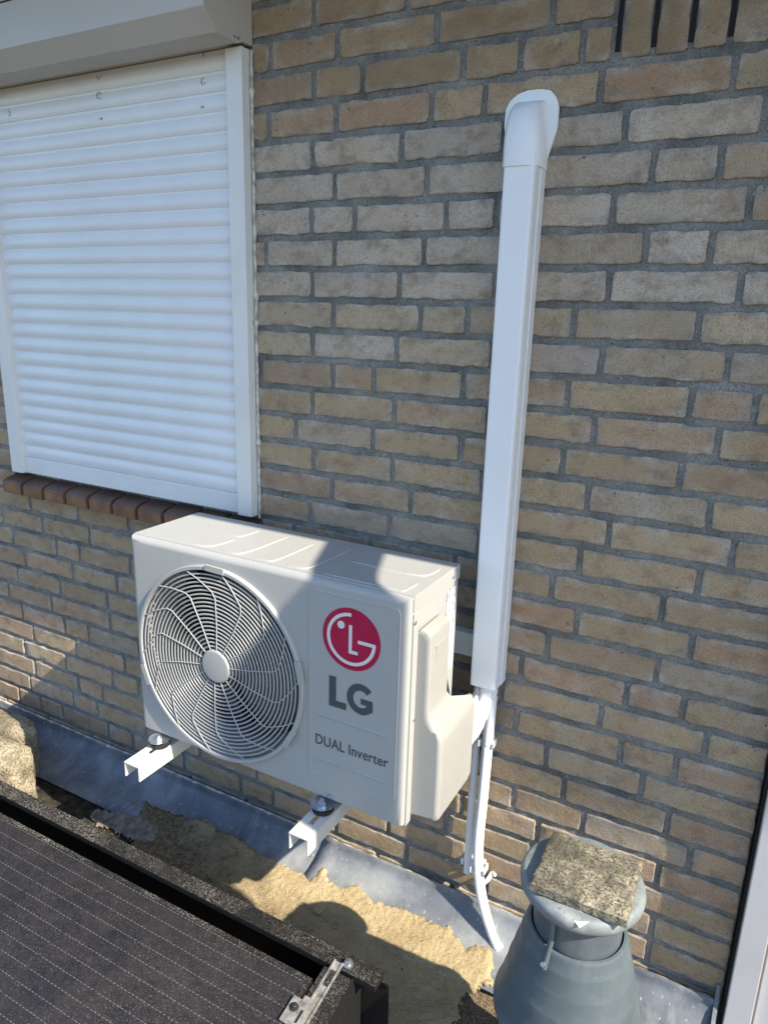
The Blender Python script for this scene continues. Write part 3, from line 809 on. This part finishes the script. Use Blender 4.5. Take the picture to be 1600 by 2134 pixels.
# raised service panel on the front, its pressed lines, screw
def rrect(x0, x1, z0, z1, r, n=6):
    out = []
    for cx, cz, a0 in ((x1-r, z1-r, 0), (x0+r, z1-r, 90), (x0+r, z0+r, 180), (x1-r, z0+r, 270)):
        for i in range(n+1):
            a = math.radians(a0+90*i/n); out.append((cx+r*math.cos(a), cz+r*math.sin(a)))
    return out
bm = bmesh.new()
A = [bm.verts.new((x, AY0+.0005, z)) for x, z in rrect(.2665, .4735, .537, .9585, .014)]
B = [bm.verts.new((x, AY0-.0022, z)) for x, z in rrect(.2690, .4710, .5395, .9560, .012)]
for i in range(len(A)): bm.faces.new((A[i], A[(i+1)%len(A)], B[(i+1)%len(A)], B[i]))
A2 = [bm.verts.new((x, AY0-.0010, z)) for x, z in rrect(.2725, .4675, .543, .9525, .010)]
for i in range(len(A)): bm.faces.new((B[i], B[(i+1)%len(A)], A2[(i+1)%len(A)], A2[i]))
bm.faces.new(A2)
done(bm, 'service_panel', M_AC, fp, 25)
FY = AY0-.0010
for z in (.685, .580):
    bm = bmesh.new(); add_tube(bm, [(.288, FY+.001, z+.001), (.292, FY, z+.001), (.444, FY, z), (.448, FY+.001, z)], .0028, 8); done(bm, 'pressed_line', M_AC, fp, 60)
bm = bmesh.new(); add_tube(bm, [(.320, AY0+.002, .498), (.320, AY0-.003, .498)], .005, 12); done(bm, 'screw', M_STEEL, fp)
# emblem
EC, ER = (.366, .871), .0655
em = bmesh.new()
add_prism(em, [Vector((EC[0]+ER*math.cos(2*math.pi*i/64), FY-.0008, EC[1]+ER*math.sin(2*math.pi*i/64))) for i in range(64)], Vector((0, .0009, 0)))
emb = done(em, 'emblem', M_RED, ac)
bm = bmesh.new(); yf = FY-.0014; S = ER
arc = [(EC[0]+.79*S*math.cos(math.radians(a)), EC[1]+.79*S*math.sin(math.radians(a))) for a in range(90, 359, 6)] + [(EC[0]+.79*S, EC[1]-.03*S), (EC[0]+.79*S, EC[1]-.03*S)]
add_ribbon(bm, arc[:-1], .105*S, yf, .0007)
add_ribbon(bm, [(EC[0]+.84*S, EC[1]-.02*S), (EC[0]+.24*S, EC[1]-.02*S)], .105*S, yf-.0001, .0007)
add_ribbon(bm, [(EC[0]-.02*S, EC[1]+.46*S), (EC[0]-.02*S, EC[1]-.44*S)], .105*S, yf-.0001, .0007)
add_ribbon(bm, [(EC[0]-.07*S, EC[1]-.40*S), (EC[0]+.24*S, EC[1]-.40*S)], .105*S, yf-.0002, .0007)
add_prism(bm, [Vector((EC[0]-.35*S+.125*S*math.cos(2*math.pi*i/24), yf, EC[1]+.40*S+.125*S*math.sin(2*math.pi*i/24))) for i in range(24)], Vector((0, .0007, 0)))
done(bm, 'emblem_mark', M_MARK, emb, 30)
# bold two letter name
bm = bmesh.new(); yt = FY-.0006
add_ribbon(bm, [(.3245, .781), (.3245, .7135)], .0165, yt, .0007)
add_ribbon(bm, [(.3163, .7205), (.3570, .7205)], .0150, yt-.0001, .0007)
gc = (.3905, .7475); gr2 = .0262
add_ribbon(bm, [(gc[0]+gr2*.95*math.cos(math.radians(a)), gc[1]+gr2*math.sin(math.radians(a))) for a in range(42, 331, 8)], .0148, yt, .0007)
add_ribbon(bm, [(.4105, .7490), (.4105, .7245)], .0140, yt-.0001, .0007)
add_ribbon(bm, [(.3905, .7435), (.4175, .7435)], .0125, yt-.0002, .0007)
done(bm, 'brand_letters', M_INK, ac, 30)
cu = bpy.data.curves.new('lettering', 'FONT'); cu.body = 'DUAL Inverter'; cu.size = .03; cu.extrude = .0004; cu.space_character = 1.04; cu.offset = .0001
to = bpy.data.objects.new('tmp', cu); COL.objects.link(to)
dg = bpy.context.evaluated_depsgraph_get(); me = bpy.data.meshes.new_from_object(to.evaluated_get(dg)); bpy.data.objects.remove(to)
xs_ = [v.co.x for v in me.vertices]; ys_ = [v.co.y for v in me.vertices]
kx = .171/(max(xs_)-min(xs_)); kz = .0232/(max(ys_)-min(ys_))
for v in me.vertices: v.co = Vector((.2845+(v.co.x-min(xs_))*kx, FY-.0006+v.co.z, .6145+(v.co.y-min(ys_))*kz))
me.name = 'lettering'; me.materials.clear(); me.materials.append(M_INK)
o = link('lettering', me, None, ac); o.matrix_parent_inverse = Matrix.Translation(-Vector(ac.location))
# rating sticker on the side
bm = bmesh.new(); add_box(bm, AX1+.0004, AX1+.0012, -.158, -.112, .752, .940); done(bm, 'rating_sticker', M_STICK, side)
for (y, z) in ((-.135, .966), (-.30, .72), (-.312, .93)):
    bm = bmesh.new(); add_tube(bm, [(AX1+.001, y, z), (AX1+.0055, y, z)], .0042, 10); done(bm, 'screw', M_STEEL, side)
# valve cover, a stepped plastic box
prof_c = [(.0, .905), (.010, .912), (.024, .908), (.030, .897), (.031, .80), (.031, .745), (.035, .728), (.048, .708), (.058, .694), (.0625, .675), (.0635, .62), (.0635, .512), (.060, .500), (.052, .496), (.0, .496)]
def cover():
    bm = bmesh.new()
    ycs = [(-.296, .0), (-.294, .55), (-.289, .85), (-.281, 1.0), (-.20, 1.0), (-.128, 1.0), (-.119, .9), (-.115, .55), (-.113, 0)]
    rows = []
    for (y, k) in ycs:
        ins = (1-k)*.011
        row = []
        for (dx, z) in prof_c:
            zc = .70
            zq = z - math.copysign(min(abs(z-zc), ins), z-zc)*(1 if dx > .001 else .6)
            u_ = max(0, min(1, (z-.695)/.045)); u_ = u_*u_*(3-2*u_); yb_ = -.113 - .088*u_
            yy_ = -.296 + (y+.296)*(yb_+.296)/.183
            row.append(bm.verts.new((AX1+.0005+max(0, dx-ins*.95)*1.0, yy_, zq)))
        rows.append(row)
    m_ = len(prof_c)
    for A, B in zip(rows, rows[1:]):
        for i in range(m_-1): bm.faces.new((A[i], B[i], B[i+1], A[i+1]))
    bm.faces.new(rows[0]); bm.faces.new(rows[-1][::-1])
    return done(bm, 'valve_cover', M_AC_COVER, ac, 42)
vc = cover()
bm = bmesh.new(); add_box(bm, AX1+.029, AX1+.0318, -.270, -.222, .838, .868, .001); done(bm, 'grip_recess', M_AC_COVER, vc)
bm = bmesh.new(); add_box(bm, AX1+.028, AX1+.0326, -.272, -.220, .868, .873, .0008); add_box(bm, AX1+.0285, AX1+.0322, -.268, -.224, .862, .868); done(bm, 'grip_lip', M_AC_COVER, vc)

# ------------------------------------------------------------------ wall brackets
br = empty('wall_bracket', 'white steel wall bracket with two arms carrying the outdoor unit', 'bracket', (.08, 0, .46))
rail = box('cross_rail', -.245, .506, -.030, -.002, .741, .797, M_BRKT, br, .003)
def arm(xc):
    o = []
    bm = bmesh.new(); w, t = .047, .003; zt, zb = .4625, .424
    add_box(bm, xc-w/2, xc-.006, -.428, -.004, zt-t, zt, .0008); add_box(bm, xc+.006, xc+w/2, -.428, -.004, zt-t, zt, .0008)
    add_box(bm, xc-.0065, xc+.0065, -.428, -.385, zt-t, zt); add_box(bm, xc-.0065, xc+.0065, -.300, -.004, zt-t, zt)
    add_box(bm, xc-w/2, xc-w/2+t, -.4275, -.0035, zb, zt-.0005, .0008); add_box(bm, xc+w/2-t, xc+w/2, -.4275, -.0035, zb, zt-.0005, .0008)
    a = done(bm, 'arm', M_BRKT, br)
    bm = bmesh.new(); add_box(bm, xc-.020, xc+.020, -.008, -.001, .40, .82, .001); done(bm, 'upright', M_BRKT, br)
    bm = bmesh.new(); add_lathe(bm, [(0, zt+.0005), (.021, zt+.0005), (.0235, zt+.004), (.0235, zt+.011), (.019, zt+.0135), (0, zt+.0135)], xc, -.336, 24); done(bm, 'rubber_foot', M_RUBBER, br)
    bm = bmesh.new(); add_lathe(bm, [(0, zt+.0125), (.020, zt+.0150), (.0255, zt+.0185), (.0260, zt+.0205), (.021, zt+.0185), (.012, zt+.0170), (0, zt+.0170)], xc, -.338, 28)
    add_lathe(bm, [(0, zt+.016), (.0085, zt+.016), (.0085, zt+.024), (.006, zt+.0255), (.0055, zt+.031), (0, zt+.032)], xc, -.341, 6)
    done(bm, 'bolt_and_washer', M_STEEL, br, 30)
arm(-.160); arm(.308)

# ------------------------------------------------------------------ cable duct and pipes
du = empty('cable_duct', 'white plastic duct running up the brick wall beside the unit', 'duct', (.555, 0, .7))
X0, X1 = .515, .577; YF = -.060
pr = [(X0, -.001), (X0, YF+.006), (X0+.002, YF+.002), (X0+.006, YF), (X1-.012, YF), (X1-.004, YF+.004), (X1, YF+.012), (X1, -.001)]
bm = bmesh.new(); add_prism(bm, [Vector((x, y, .690)) for x, y in pr], Vector((0, 0, 1.080))); cov = done(bm, 'duct_cover', M_PVC, du, 30)
for s0 in (X1+.0002,):
    bm = bmesh.new(); add_box(bm, s0-.001, s0+.0018, -.028, -.0015, .691, 1.768, .0006); done(bm, 'duct_base', M_PVC, du)
# elbow that enters the wall
def elbow():
    bm = bmesh.new(); rows = []
    x0, x1 = X0-.003, X1+.0035
    path = [(1.752, 0.0, 1.0), (1.800, 0.0, 1.0), (1.825, .002, 1.0), (1.845, .010, 1.0), (1.860, .024, 1.0), (1.868, .044, 1.0), (1.8695, .0625, 1.0)]
    for (z, b, k) in path:
        yf_ = YF-.003+b; c = min(.012, max(.0005, -yf_*.3))
        q_ = max(0, min(1, (z-1.79)/.075)); q_ = q_*q_*(3-2*q_); xa, xb = x0+.005*q_, x1-.012*q_
        rows.append([bm.verts.new(q) for q in ((xa, -.0005, z if b < .03 else z), (xa, min(-.0006, yf_+c*.6), z), (xa+c*.6, min(-.0006, yf_), z), (xb-c*1.4, min(-.0006, yf_), z), (xb, min(-.0006, yf_+c*1.2), z), (xb, -.0005, z))])
    for A, B in zip(rows, rows[1:]):
        for i in range(5): bm.faces.new((A[i], A[i+1], B[i+1], B[i]))
    bm.faces.new(rows[-1][::-1]); bm.faces.new(rows[0])
    return done(bm, 'wall_elbow', M_PVC, du, 50)
el = elbow()
bm = bmesh.new()
out = [(.492, 1.835), (.493, 1.862), (.501, 1.876), (.516, 1.886), (.532, 1.890), (.558, 1.890), (.577, 1.886), (.589, 1.873), (.595, 1.856), (.595, 1.822), (.588, 1.796), (.580, 1.770), (.512, 1.770), (.498, 1.80)]
add_prism(bm, [Vector((x, -.0065, z)) for x, z in out], Vector((0, .006, 0))); bmesh.ops.bevel(bm, geom=list(bm.edges), offset=.0015, segments=2, affect='EDGES')
done(bm, 'wall_rosette', M_PVC, el, 40)
pi = empty('refrigerant_pipes', 'white taped pipes bending from the duct to the valve cover', 'pipes', (.55, -.05, .65))
def smooth_path(P, n=8):
    P = [Vector(p) for p in P]; out = []
    for i in range(len(P)-1):
        p0, p1, p2, p3 = P[max(i-1,0)], P[i], P[i+1], P[min(i+2,len(P)-1)]
        for t in range(n):
            t /= n; out.append(.5*((2*p1)+(p2-p0)*t+(2*p0-5*p1+4*p2-p3)*t*t+(3*p1-p0-3*p2+p3)*t**3))
    out.append(P[-1]); return out
for (pts, r) in (([(.533, -.030, .75), (.533, -.034, .675), (.530, -.055, .640), (.520, -.085, .600), (.503, -.125, .560), (.492, -.15, .55)], .0135),
                 ([(.552, -.030, .75), (.552, -.034, .675), (.549, -.052, .635), (.536, -.085, .585), (.510, -.125, .545), (.492, -.15, .53)], .0165),
                 ([(.546, -.042, .74), (.545, -.045, .66), (.536, -.066, .622), (.518, -.10, .575), (.500, -.14, .55)], .0120)):
    P = smooth_path(pts); bm = bmesh.new()
    add_tube(bm, P, [r*(1+.10*N(i*.55, r*900)+.05*((i % 3) == 0)) for i in range(len(P))], 10); done(bm, 'taped_pipe', M_TAPE, pi, 50)
bm = bmesh.new(); add_tube(bm, [(.563, -.026, .74), (.563, -.030, .672), (.560, -.034, .650)], .0095, 10); done(bm, 'tape_tail', M_TAPE, pi, 50)
# thin rigid conduit
bm = bmesh.new(); add_tube(bm, smooth_path([(.533, -.045, .64), (.529, -.030, .57), (.527, -.022, .50), (.5275, -.0205, .30), (.528, -.021, .160)]), .0098, 14)
tag(done(bm, 'conduit_pipe', M_PVC, None, 50), 'thin straight white pipe ending open below the duct', 'pipe')
# corrugated drain hose
P = smooth_path([(.561, -.034, .66), (.559, -.030, .60), (.5585, -.030, .55), (.5575, -.030, .48), (.556, -.030, .38), (.554, -.031, .28), (.559, -.033, .20), (.572, -.038, .135), (.595, -.050, .080), (.622, -.064, .040), (.640, -.072, .026)], 40)
L = [0]
for a, b in zip(P, P[1:]): L.append(L[-1]+(b-a).length)
bm = bmesh.new(); tot = L[-1]; Q, R_ = [], []; i = 0; s = 0; step = .0011
while s < tot-1e-4:
    while L[i+1] < s: i += 1
    Q.append(P[i].lerp(P[i+1], (s-L[i])/max(1e-9, L[i+1]-L[i])))
    R_.append(.0132 if s < .125 else .0117 + .0012*math.sin(2*math.pi*s/.0044)); s += step
add_tube(bm, Q, R_, 12, True)
hose = done(bm, 'drain_hose', M_PVC, None, 70); tag(hose, 'white corrugated drain hose hanging from the duct to the flashing', 'hose')
def clip(name, x, y, z, r, label):
    bm = bmesh.new()
    add_box(bm, x-.007, x+.007, -.012, -.0005, z-.008, z+.008, .001)
    for s_ in (-1, 1):
        add_prism(bm, [Vector((x+s_*(r+.0005), -.012, z-.008)), Vector((x+s_*(r+.0035), -.012, z-.008)), Vector((x+s_*(r+.003), y-r*.5, z-.008)), Vector((x+s_*(r+.0055), y-r*.8, z-.008)), Vector((x+s_*(r+.0002), y-r*.75, z-.008))], Vector((0, 0, .016)))
    add_box(bm, x-r-.0035, x+r+.0035, -.013, -.0105, z-.008, z+.008)
    tag(done(bm, name, M_PVC), label, 'pipe clip')
clip('pipe_clip', .5275, -.0215, .535, .0100, 'upper white clip holding the thin pipe behind the valve cover')
clip('pipe_clip', .5575, -.030, .537, .0130, 'upper white clip holding the corrugated hose')
clip('pipe_clip', .528, -.0210, .190, .0100, 'lower white clip holding the end of the thin pipe')
clip('pipe_clip', .5605, -.033, .190, .0130, 'lower white clip holding the corrugated hose')
bm = bmesh.new(); add_tube(bm, [(.585, .004, .166), (.582, -.018, .161), (.575, -.042, .156)], [.006, .0055, .0035], 10); add_tube(bm, [(.585, .0, .168), (.596, -.010, .172)], .004, 8)
tag(done(bm, 'wall_plug', M_PVC, None, 50), 'small white plastic plug sticking out of the bricks beside the hose', 'wall plug')

# ------------------------------------------------------------------ roof vent with a paver on it
VX, VY = .854, -.364
ve = empty('roof_vent', 'grey plastic roof vent with bell body and flat round cap', 'roof vent', (VX, VY, 0))
bm = bmesh.new(); add_lathe(bm, [(.19, .001), (.19, .007), (.122, .012), (.113, .024), (.110, .34)], VX, VY); done(bm, 'base_pipe', M_VENT, ve, 40)
bell = [(.0790, .468), (.0835, .467), (.0865, .462), (.0878, .452), (.0925, .442), (.0940, .437), (.0965, .420), (.1015, .405), (.1030, .400), (.1065, .380), (.1110, .367), (.1125, .362), (.1160, .340), (.1200, .328), (.1215, .322), (.1255, .300), (.1320, .288), (.1330, .284), (.1325, .278), (.129, .276), (.127, .286), (.105, .38), (.0785, .458), (.0790, .468)]
bm = bmesh.new(); add_lathe(bm, bell, VX, VY, 72); done(bm, 'bell_body', M_VENT, ve, 28)
bm = bmesh.new(); add_lathe(bm, [(.0755, .39), (.0755, .518), (.078, .530), (.086, .540)], VX, VY, 56); done(bm, 'neck', M_VENT, ve, 40)
bm = bmesh.new(); add_lathe(bm, [(0, .537), (.088, .534), (.098, .538), (.1035, .546), (.1045, .555), (.1025, .563), (.095, .569), (.05, .571), (0, .5715)], VX, VY, 64); done(bm, 'cap', M_VCAP, ve, 45)
for a in (-108,):
    a = math.radians(a); ca, sa = math.cos(a), math.sin(a)
    bm = bmesh.new(); add_tube(bm, [(VX+.083*ca, VY+.083*sa, .537), (VX+.0825*ca, VY+.0825*sa, .485), (VX+.090*ca, VY+.090*sa, .460), (VX+.096*ca, VY+.096*sa, .438)], .0050, 8)
    s_ = done(bm, 'strut', M_VENT, ve, 50)
    bm = bmesh.new(); add_tube(bm, [(VX+.090*ca, VY+.090*sa, .445), (VX+.1025*ca, VY+.1025*sa, .450)], .0040, 10); done(bm, 'screw', M_STEEL, s_)
bm = bmesh.new(); tx0, tx1, ty0, ty1, tz0, tz1 = .785, .941, -.4475, -.305, .5720, .5900
xs_, ys_ = fr(tx0, tx1, .005), fr(ty0, ty1, .005)
gv = {}
for j, y in enumerate(ys_):
    for i, x in enumerate(xs_):
        e = min(x-tx0, tx1-x, y-ty0, ty1-y); rag = .0016 if e < .004 else 0
        gv[i, j] = bm.verts.new((x+rag*N(x*90, y*90, 1), y+rag*N(x*90, y*90, 2), tz1 + .0014*N(x*60, y*60, 3) - (.0035 if e < .001 else 0)))
for j in range(len(ys_)-1):
    for i in range(len(xs_)-1): bm.faces.new((gv[i,j], gv[i+1,j], gv[i+1,j+1], gv[i,j+1]))
nb = [e for e in bm.edges if e.is_boundary]
r = bmesh.ops.extrude_edge_only(bm, edges=nb)
for v in [g for g in r['geom'] if isinstance(g, bmesh.types.BMVert)]: v.co.z = tz0
bmesh.ops.holes_fill(bm, edges=[e for e in bm.edges if e.is_boundary])
tag(done(bm, 'concrete_paver', M_TILE, None, 50), 'mossy square concrete paver lying on the round vent cap', 'paver')
bm = bmesh.new(); add_box(bm, -.010, .010, -.016, .016, 0, .0016, .0005); bmesh.ops.rotate(bm, verts=bm.verts, cent=(0,0,0), matrix=Matrix.Rotation(.95, 3, 'Z')); bmesh.ops.rotate(bm, verts=bm.verts, cent=(0,0,0), matrix=Matrix.Rotation(.30, 3, 'X'))
bmesh.ops.translate(bm, verts=bm.verts, vec=(.868, -.4545, .5655))
tag(done(bm, 'plastic_scrap', M_PVC), 'small white plastic scrap on the front rim of the vent cap', 'scrap')

# ------------------------------------------------------------------ door frame at the right edge
df = empty('door_frame', 'white door frame edge standing at the right end of the wall', 'door frame', (1.15, 0, .05))
box('frame_post', 1.1225, 1.172, -.0335, .12, .012, 2.3, M_DOOR, df, .003)
box('gasket', 1.1165, 1.1223, -.010, .12, .05, 2.3, M_GASKET, df, 0)
box('sash', 1.1765, 1.27, -.018, .10, .04, 2.3, M_DOOR, df, .003)
box('metal_strip', 1.1725, 1.1762, -.030, .02, .05, 2.3, M_STEEL, df, .0006)
box('door_leaf', 1.272, 2.05, -.004, .05, .04, 2.3, M_DOOR, df, .002)
box('sill_block', 1.1135, 2.1, -.05, .12, .0015, .0115, M_DULL, df, .001)
box('frame_post', 2.06, 2.12, -.0335, .12, .012, 2.3, M_DOOR, df, .003)
box('wall_return', 2.121, 7.5, .0, .2, .0, 2.3, M_BRICK_REST, df, 0)

# ------------------------------------------------------------------ solar panel and its mounting
mt = empty('panel_mount', 'black sheet metal mount carrying the solar panel, dusty top rail', 'panel mount', (-.5, -.43, 0))
PX1 = .383
bm = bmesh.new(); add_box(bm, -1.62, .500, -.441, -.401, .184, .199, .0015)
pts = fr(-1.62, .5, .02)
done(bm, 'top_rail', M_BLACK, mt)
bm = bmesh.new(); add_prism(bm, [Vector((-1.62, -.405, .180)), Vector((-1.62, -.388, .150)), Vector((-1.62, -.385, .003)), Vector((-1.62, -.389, .003)), Vector((-1.62, -.392, .149)), Vector((-1.62, -.409, .180))], Vector((2.125, 0, 0))); done(bm, 'rear_deflector', M_BLACK, mt, 20)
bm = bmesh.new()
zf = lambda y: .2 + (y+.487)*math.tan(math.radians(10))
add_prism(bm, [Vector((PX1+.004, -.4495, .1985)), Vector((PX1+.004, -.4495, .1955)), Vector((PX1+.004, -1.47, zf(-1.47)-.006)), Vector((PX1+.004, -1.47, zf(-1.47)-.003))], Vector((.062, 0, 0)))
done(bm, 'side_flange', M_BLACK, mt, 20)
bm = bmesh.new()
add_prism(bm, [Vector((PX1+.066, -.410, .180)), Vector((PX1+.066, -.410, .003)), Vector((PX1+.066, -1.47, .003)), Vector((PX1+.066, -1.47, zf(-1.47)-.004)), Vector((PX1+.066, -.452, .196))], Vector((.0025, 0, 0)))
done(bm, 'side_plate', M_BLACK, mt, 20)
bm = bmesh.new(); add_box(bm, PX1+.016, PX1+.020, -1.40, -.43, 0, .004); add_box(bm, PX1+.034, PX1+.038, -1.40, -.43, 0, .004); add_box(bm, PX1+.016, PX1+.038, -1.40, -.43, -.001, .001)
for v in bm.verts: v.co.z += zf(v.co.y)+.0015 if v.co.y < -.45 else .2005
done(bm, 'clamp_rail', M_DULL, mt)
bm = bmesh.new(); add_lathe(bm, [(0, .1992), (.011, .1992), (.011, .202), (.0075, .203), (.0075, .209), (.004, .2105), (0, .2105)], PX1+.045, -.424, 16); done(bm, 'bolt', M_STEEL, mt, 30)
bm = bmesh.new(); add_box(bm, .43, .497, -.4105, -.4055, .1992, .2003); done(bm, 'rail_slot', M_DARK, mt)
sp_ = empty('solar_panel', 'dusty black solar panel sloping away from the wall', 'solar panel', (-.5, -.97, .1))
def tilt_box(bm, x0, x1, y0, y1, t0, t1, bev=0):
    b2 = bmesh.new(); add_box(b2, x0, x1, y0, y1, t0, t1, bev)
    for v in b2.verts: v.co.z = zf(v.co.y) + v.co.z
    tm = bpy.data.meshes.new('t'); b2.to_mesh(tm); b2.free(); bm.from_mesh(tm); bpy.data.meshes.remove(tm)
bm = bmesh.new(); tilt_box(bm, -1.33, PX1-.010, -1.477, -.497, -.005, -.0015); gl = done(bm, 'glass', M_SOLAR, sp_)
bm = bmesh.new()
tilt_box(bm, -1.34, PX1, -.497, -.487, -.035, 0, .001); tilt_box(bm, -1.34, PX1, -1.487, -1.477, -.035, 0, .001)
tilt_box(bm, -1.34, -1.33, -1.477, -.497, -.035, 0); tilt_box(bm, PX1-.010, PX1, -1.477, -.497, -.035, 0)
done(bm, 'panel_frame', M_BLACK, sp_)
cl = empty('panel_clamp', 'small steel clamp with bolt gripping the corner of the solar panel', 'clamp', (PX1, -.56, zf(-.56)))
bm = bmesh.new(); tilt_box(bm, PX1-.012, PX1+.030, -.583, -.533, .0035, .0062, .0008); tilt_box(bm, PX1+.008, PX1+.026, -.534, -.524, .0036, .0061); tag(done(bm, 'clamp_plate', M_DULL, cl))
bm = bmesh.new(); tilt_box(bm, PX1+.017, PX1+.022, -.575, -.550, .0060, .0066); done(bm, 'slot', M_DARK, cl)
bm = bmesh.new(); z0 = zf(-.556)+.006; add_lathe(bm, [(0, z0), (.0085, z0), (.009, z0+.002), (.006, z0+.003), (.006, z0+.007), (.0035, z0+.009), (0, z0+.009)], PX1+.002, -.552, 12); done(bm, 'bolt', M_RUBBER, cl, 30)

# rough concrete ballast blocks behind the rail
def block(x0, x1, y0, y1, z1, label, seed):
    bm = bmesh.new(); add_box(bm, x0, x1, y0, y1, -.002, z1)
    bmesh.ops.subdivide_edges(bm, edges=list(bm.edges), cuts=9, use_grid_fill=True)
    c = Vector(((x0+x1)/2, (y0+y1)/2, z1/2))
    for v in bm.verts:
        p = v.co
        ex = min(p.x-x0, x1-p.x)/.035; ey = min(p.y-y0, y1-p.y)/.035; ez = (z1-p.z)/.03
        e = sorted((max(0, ex), max(0, ey), max(0, ez)))
        rnd = max(0, 1-(e[0]+e[1])*.8)
        d = (p-c); v.co = p - d*.16*rnd*rnd + Vector((N(p.x*20, p.y*20, p.z*20+seed), N(p.x*20, p.y*20+7, p.z*20+seed), N(p.x*20+3, p.y*20, p.z*20+seed)))*.006 + Vector((N(p.x*60, p.y*60, p.z*60+seed),)*3)*.003
        v.co.z = max(v.co.z, -.002)
    tag(done(bm, 'concrete_block', M_BLOCK, None, 70), label, 'concrete block', 'ballast blocks')
block(-1.20, -.775, -.355, -.235, .195, 'rough pale concrete block close behind the black panel rail', 2)
block(-1.42, -.905, -.225, -.125, .185, 'rough pale concrete block behind the other block, nearer the wall', 5)

# ------------------------------------------------------------------ made-up pipe right of the view, added and shaped to shade the unit
caster = empty('shadow_caster_pipe', 'unseen grey pipe with a down-turned elbow, added to cast the shadow band on the unit', 'pipe', (1.5, 0, 2.2))
bm = bmesh.new(); add_tube(bm, smooth_path([(1.5, -.003, 2.247), (1.5, -.20, 2.168), (1.5, -.40, 2.088), (1.5, -.505, 2.045), (1.5, -.556, 2.005), (1.5, -.580, 1.945), (1.5, -.583, 1.86), (1.5, -.583, 1.60), (1.5, -.583, 1.34)], 6), .051, 24); done(bm, 'caster_bend', M_VENT, caster, 50)
bm = bmesh.new(); add_tube(bm, [(1.5, -.583, 1.335), (1.5, -.583, 1.375)], .0535, 24); done(bm, 'caster_collar', M_VENT, caster, 50)
bm = bmesh.new(); add_tube(bm, [(1.5, -.001, 2.248), (1.5, -.012, 2.243)], .075, 24); done(bm, 'caster_flange', M_VENT, caster, 40)
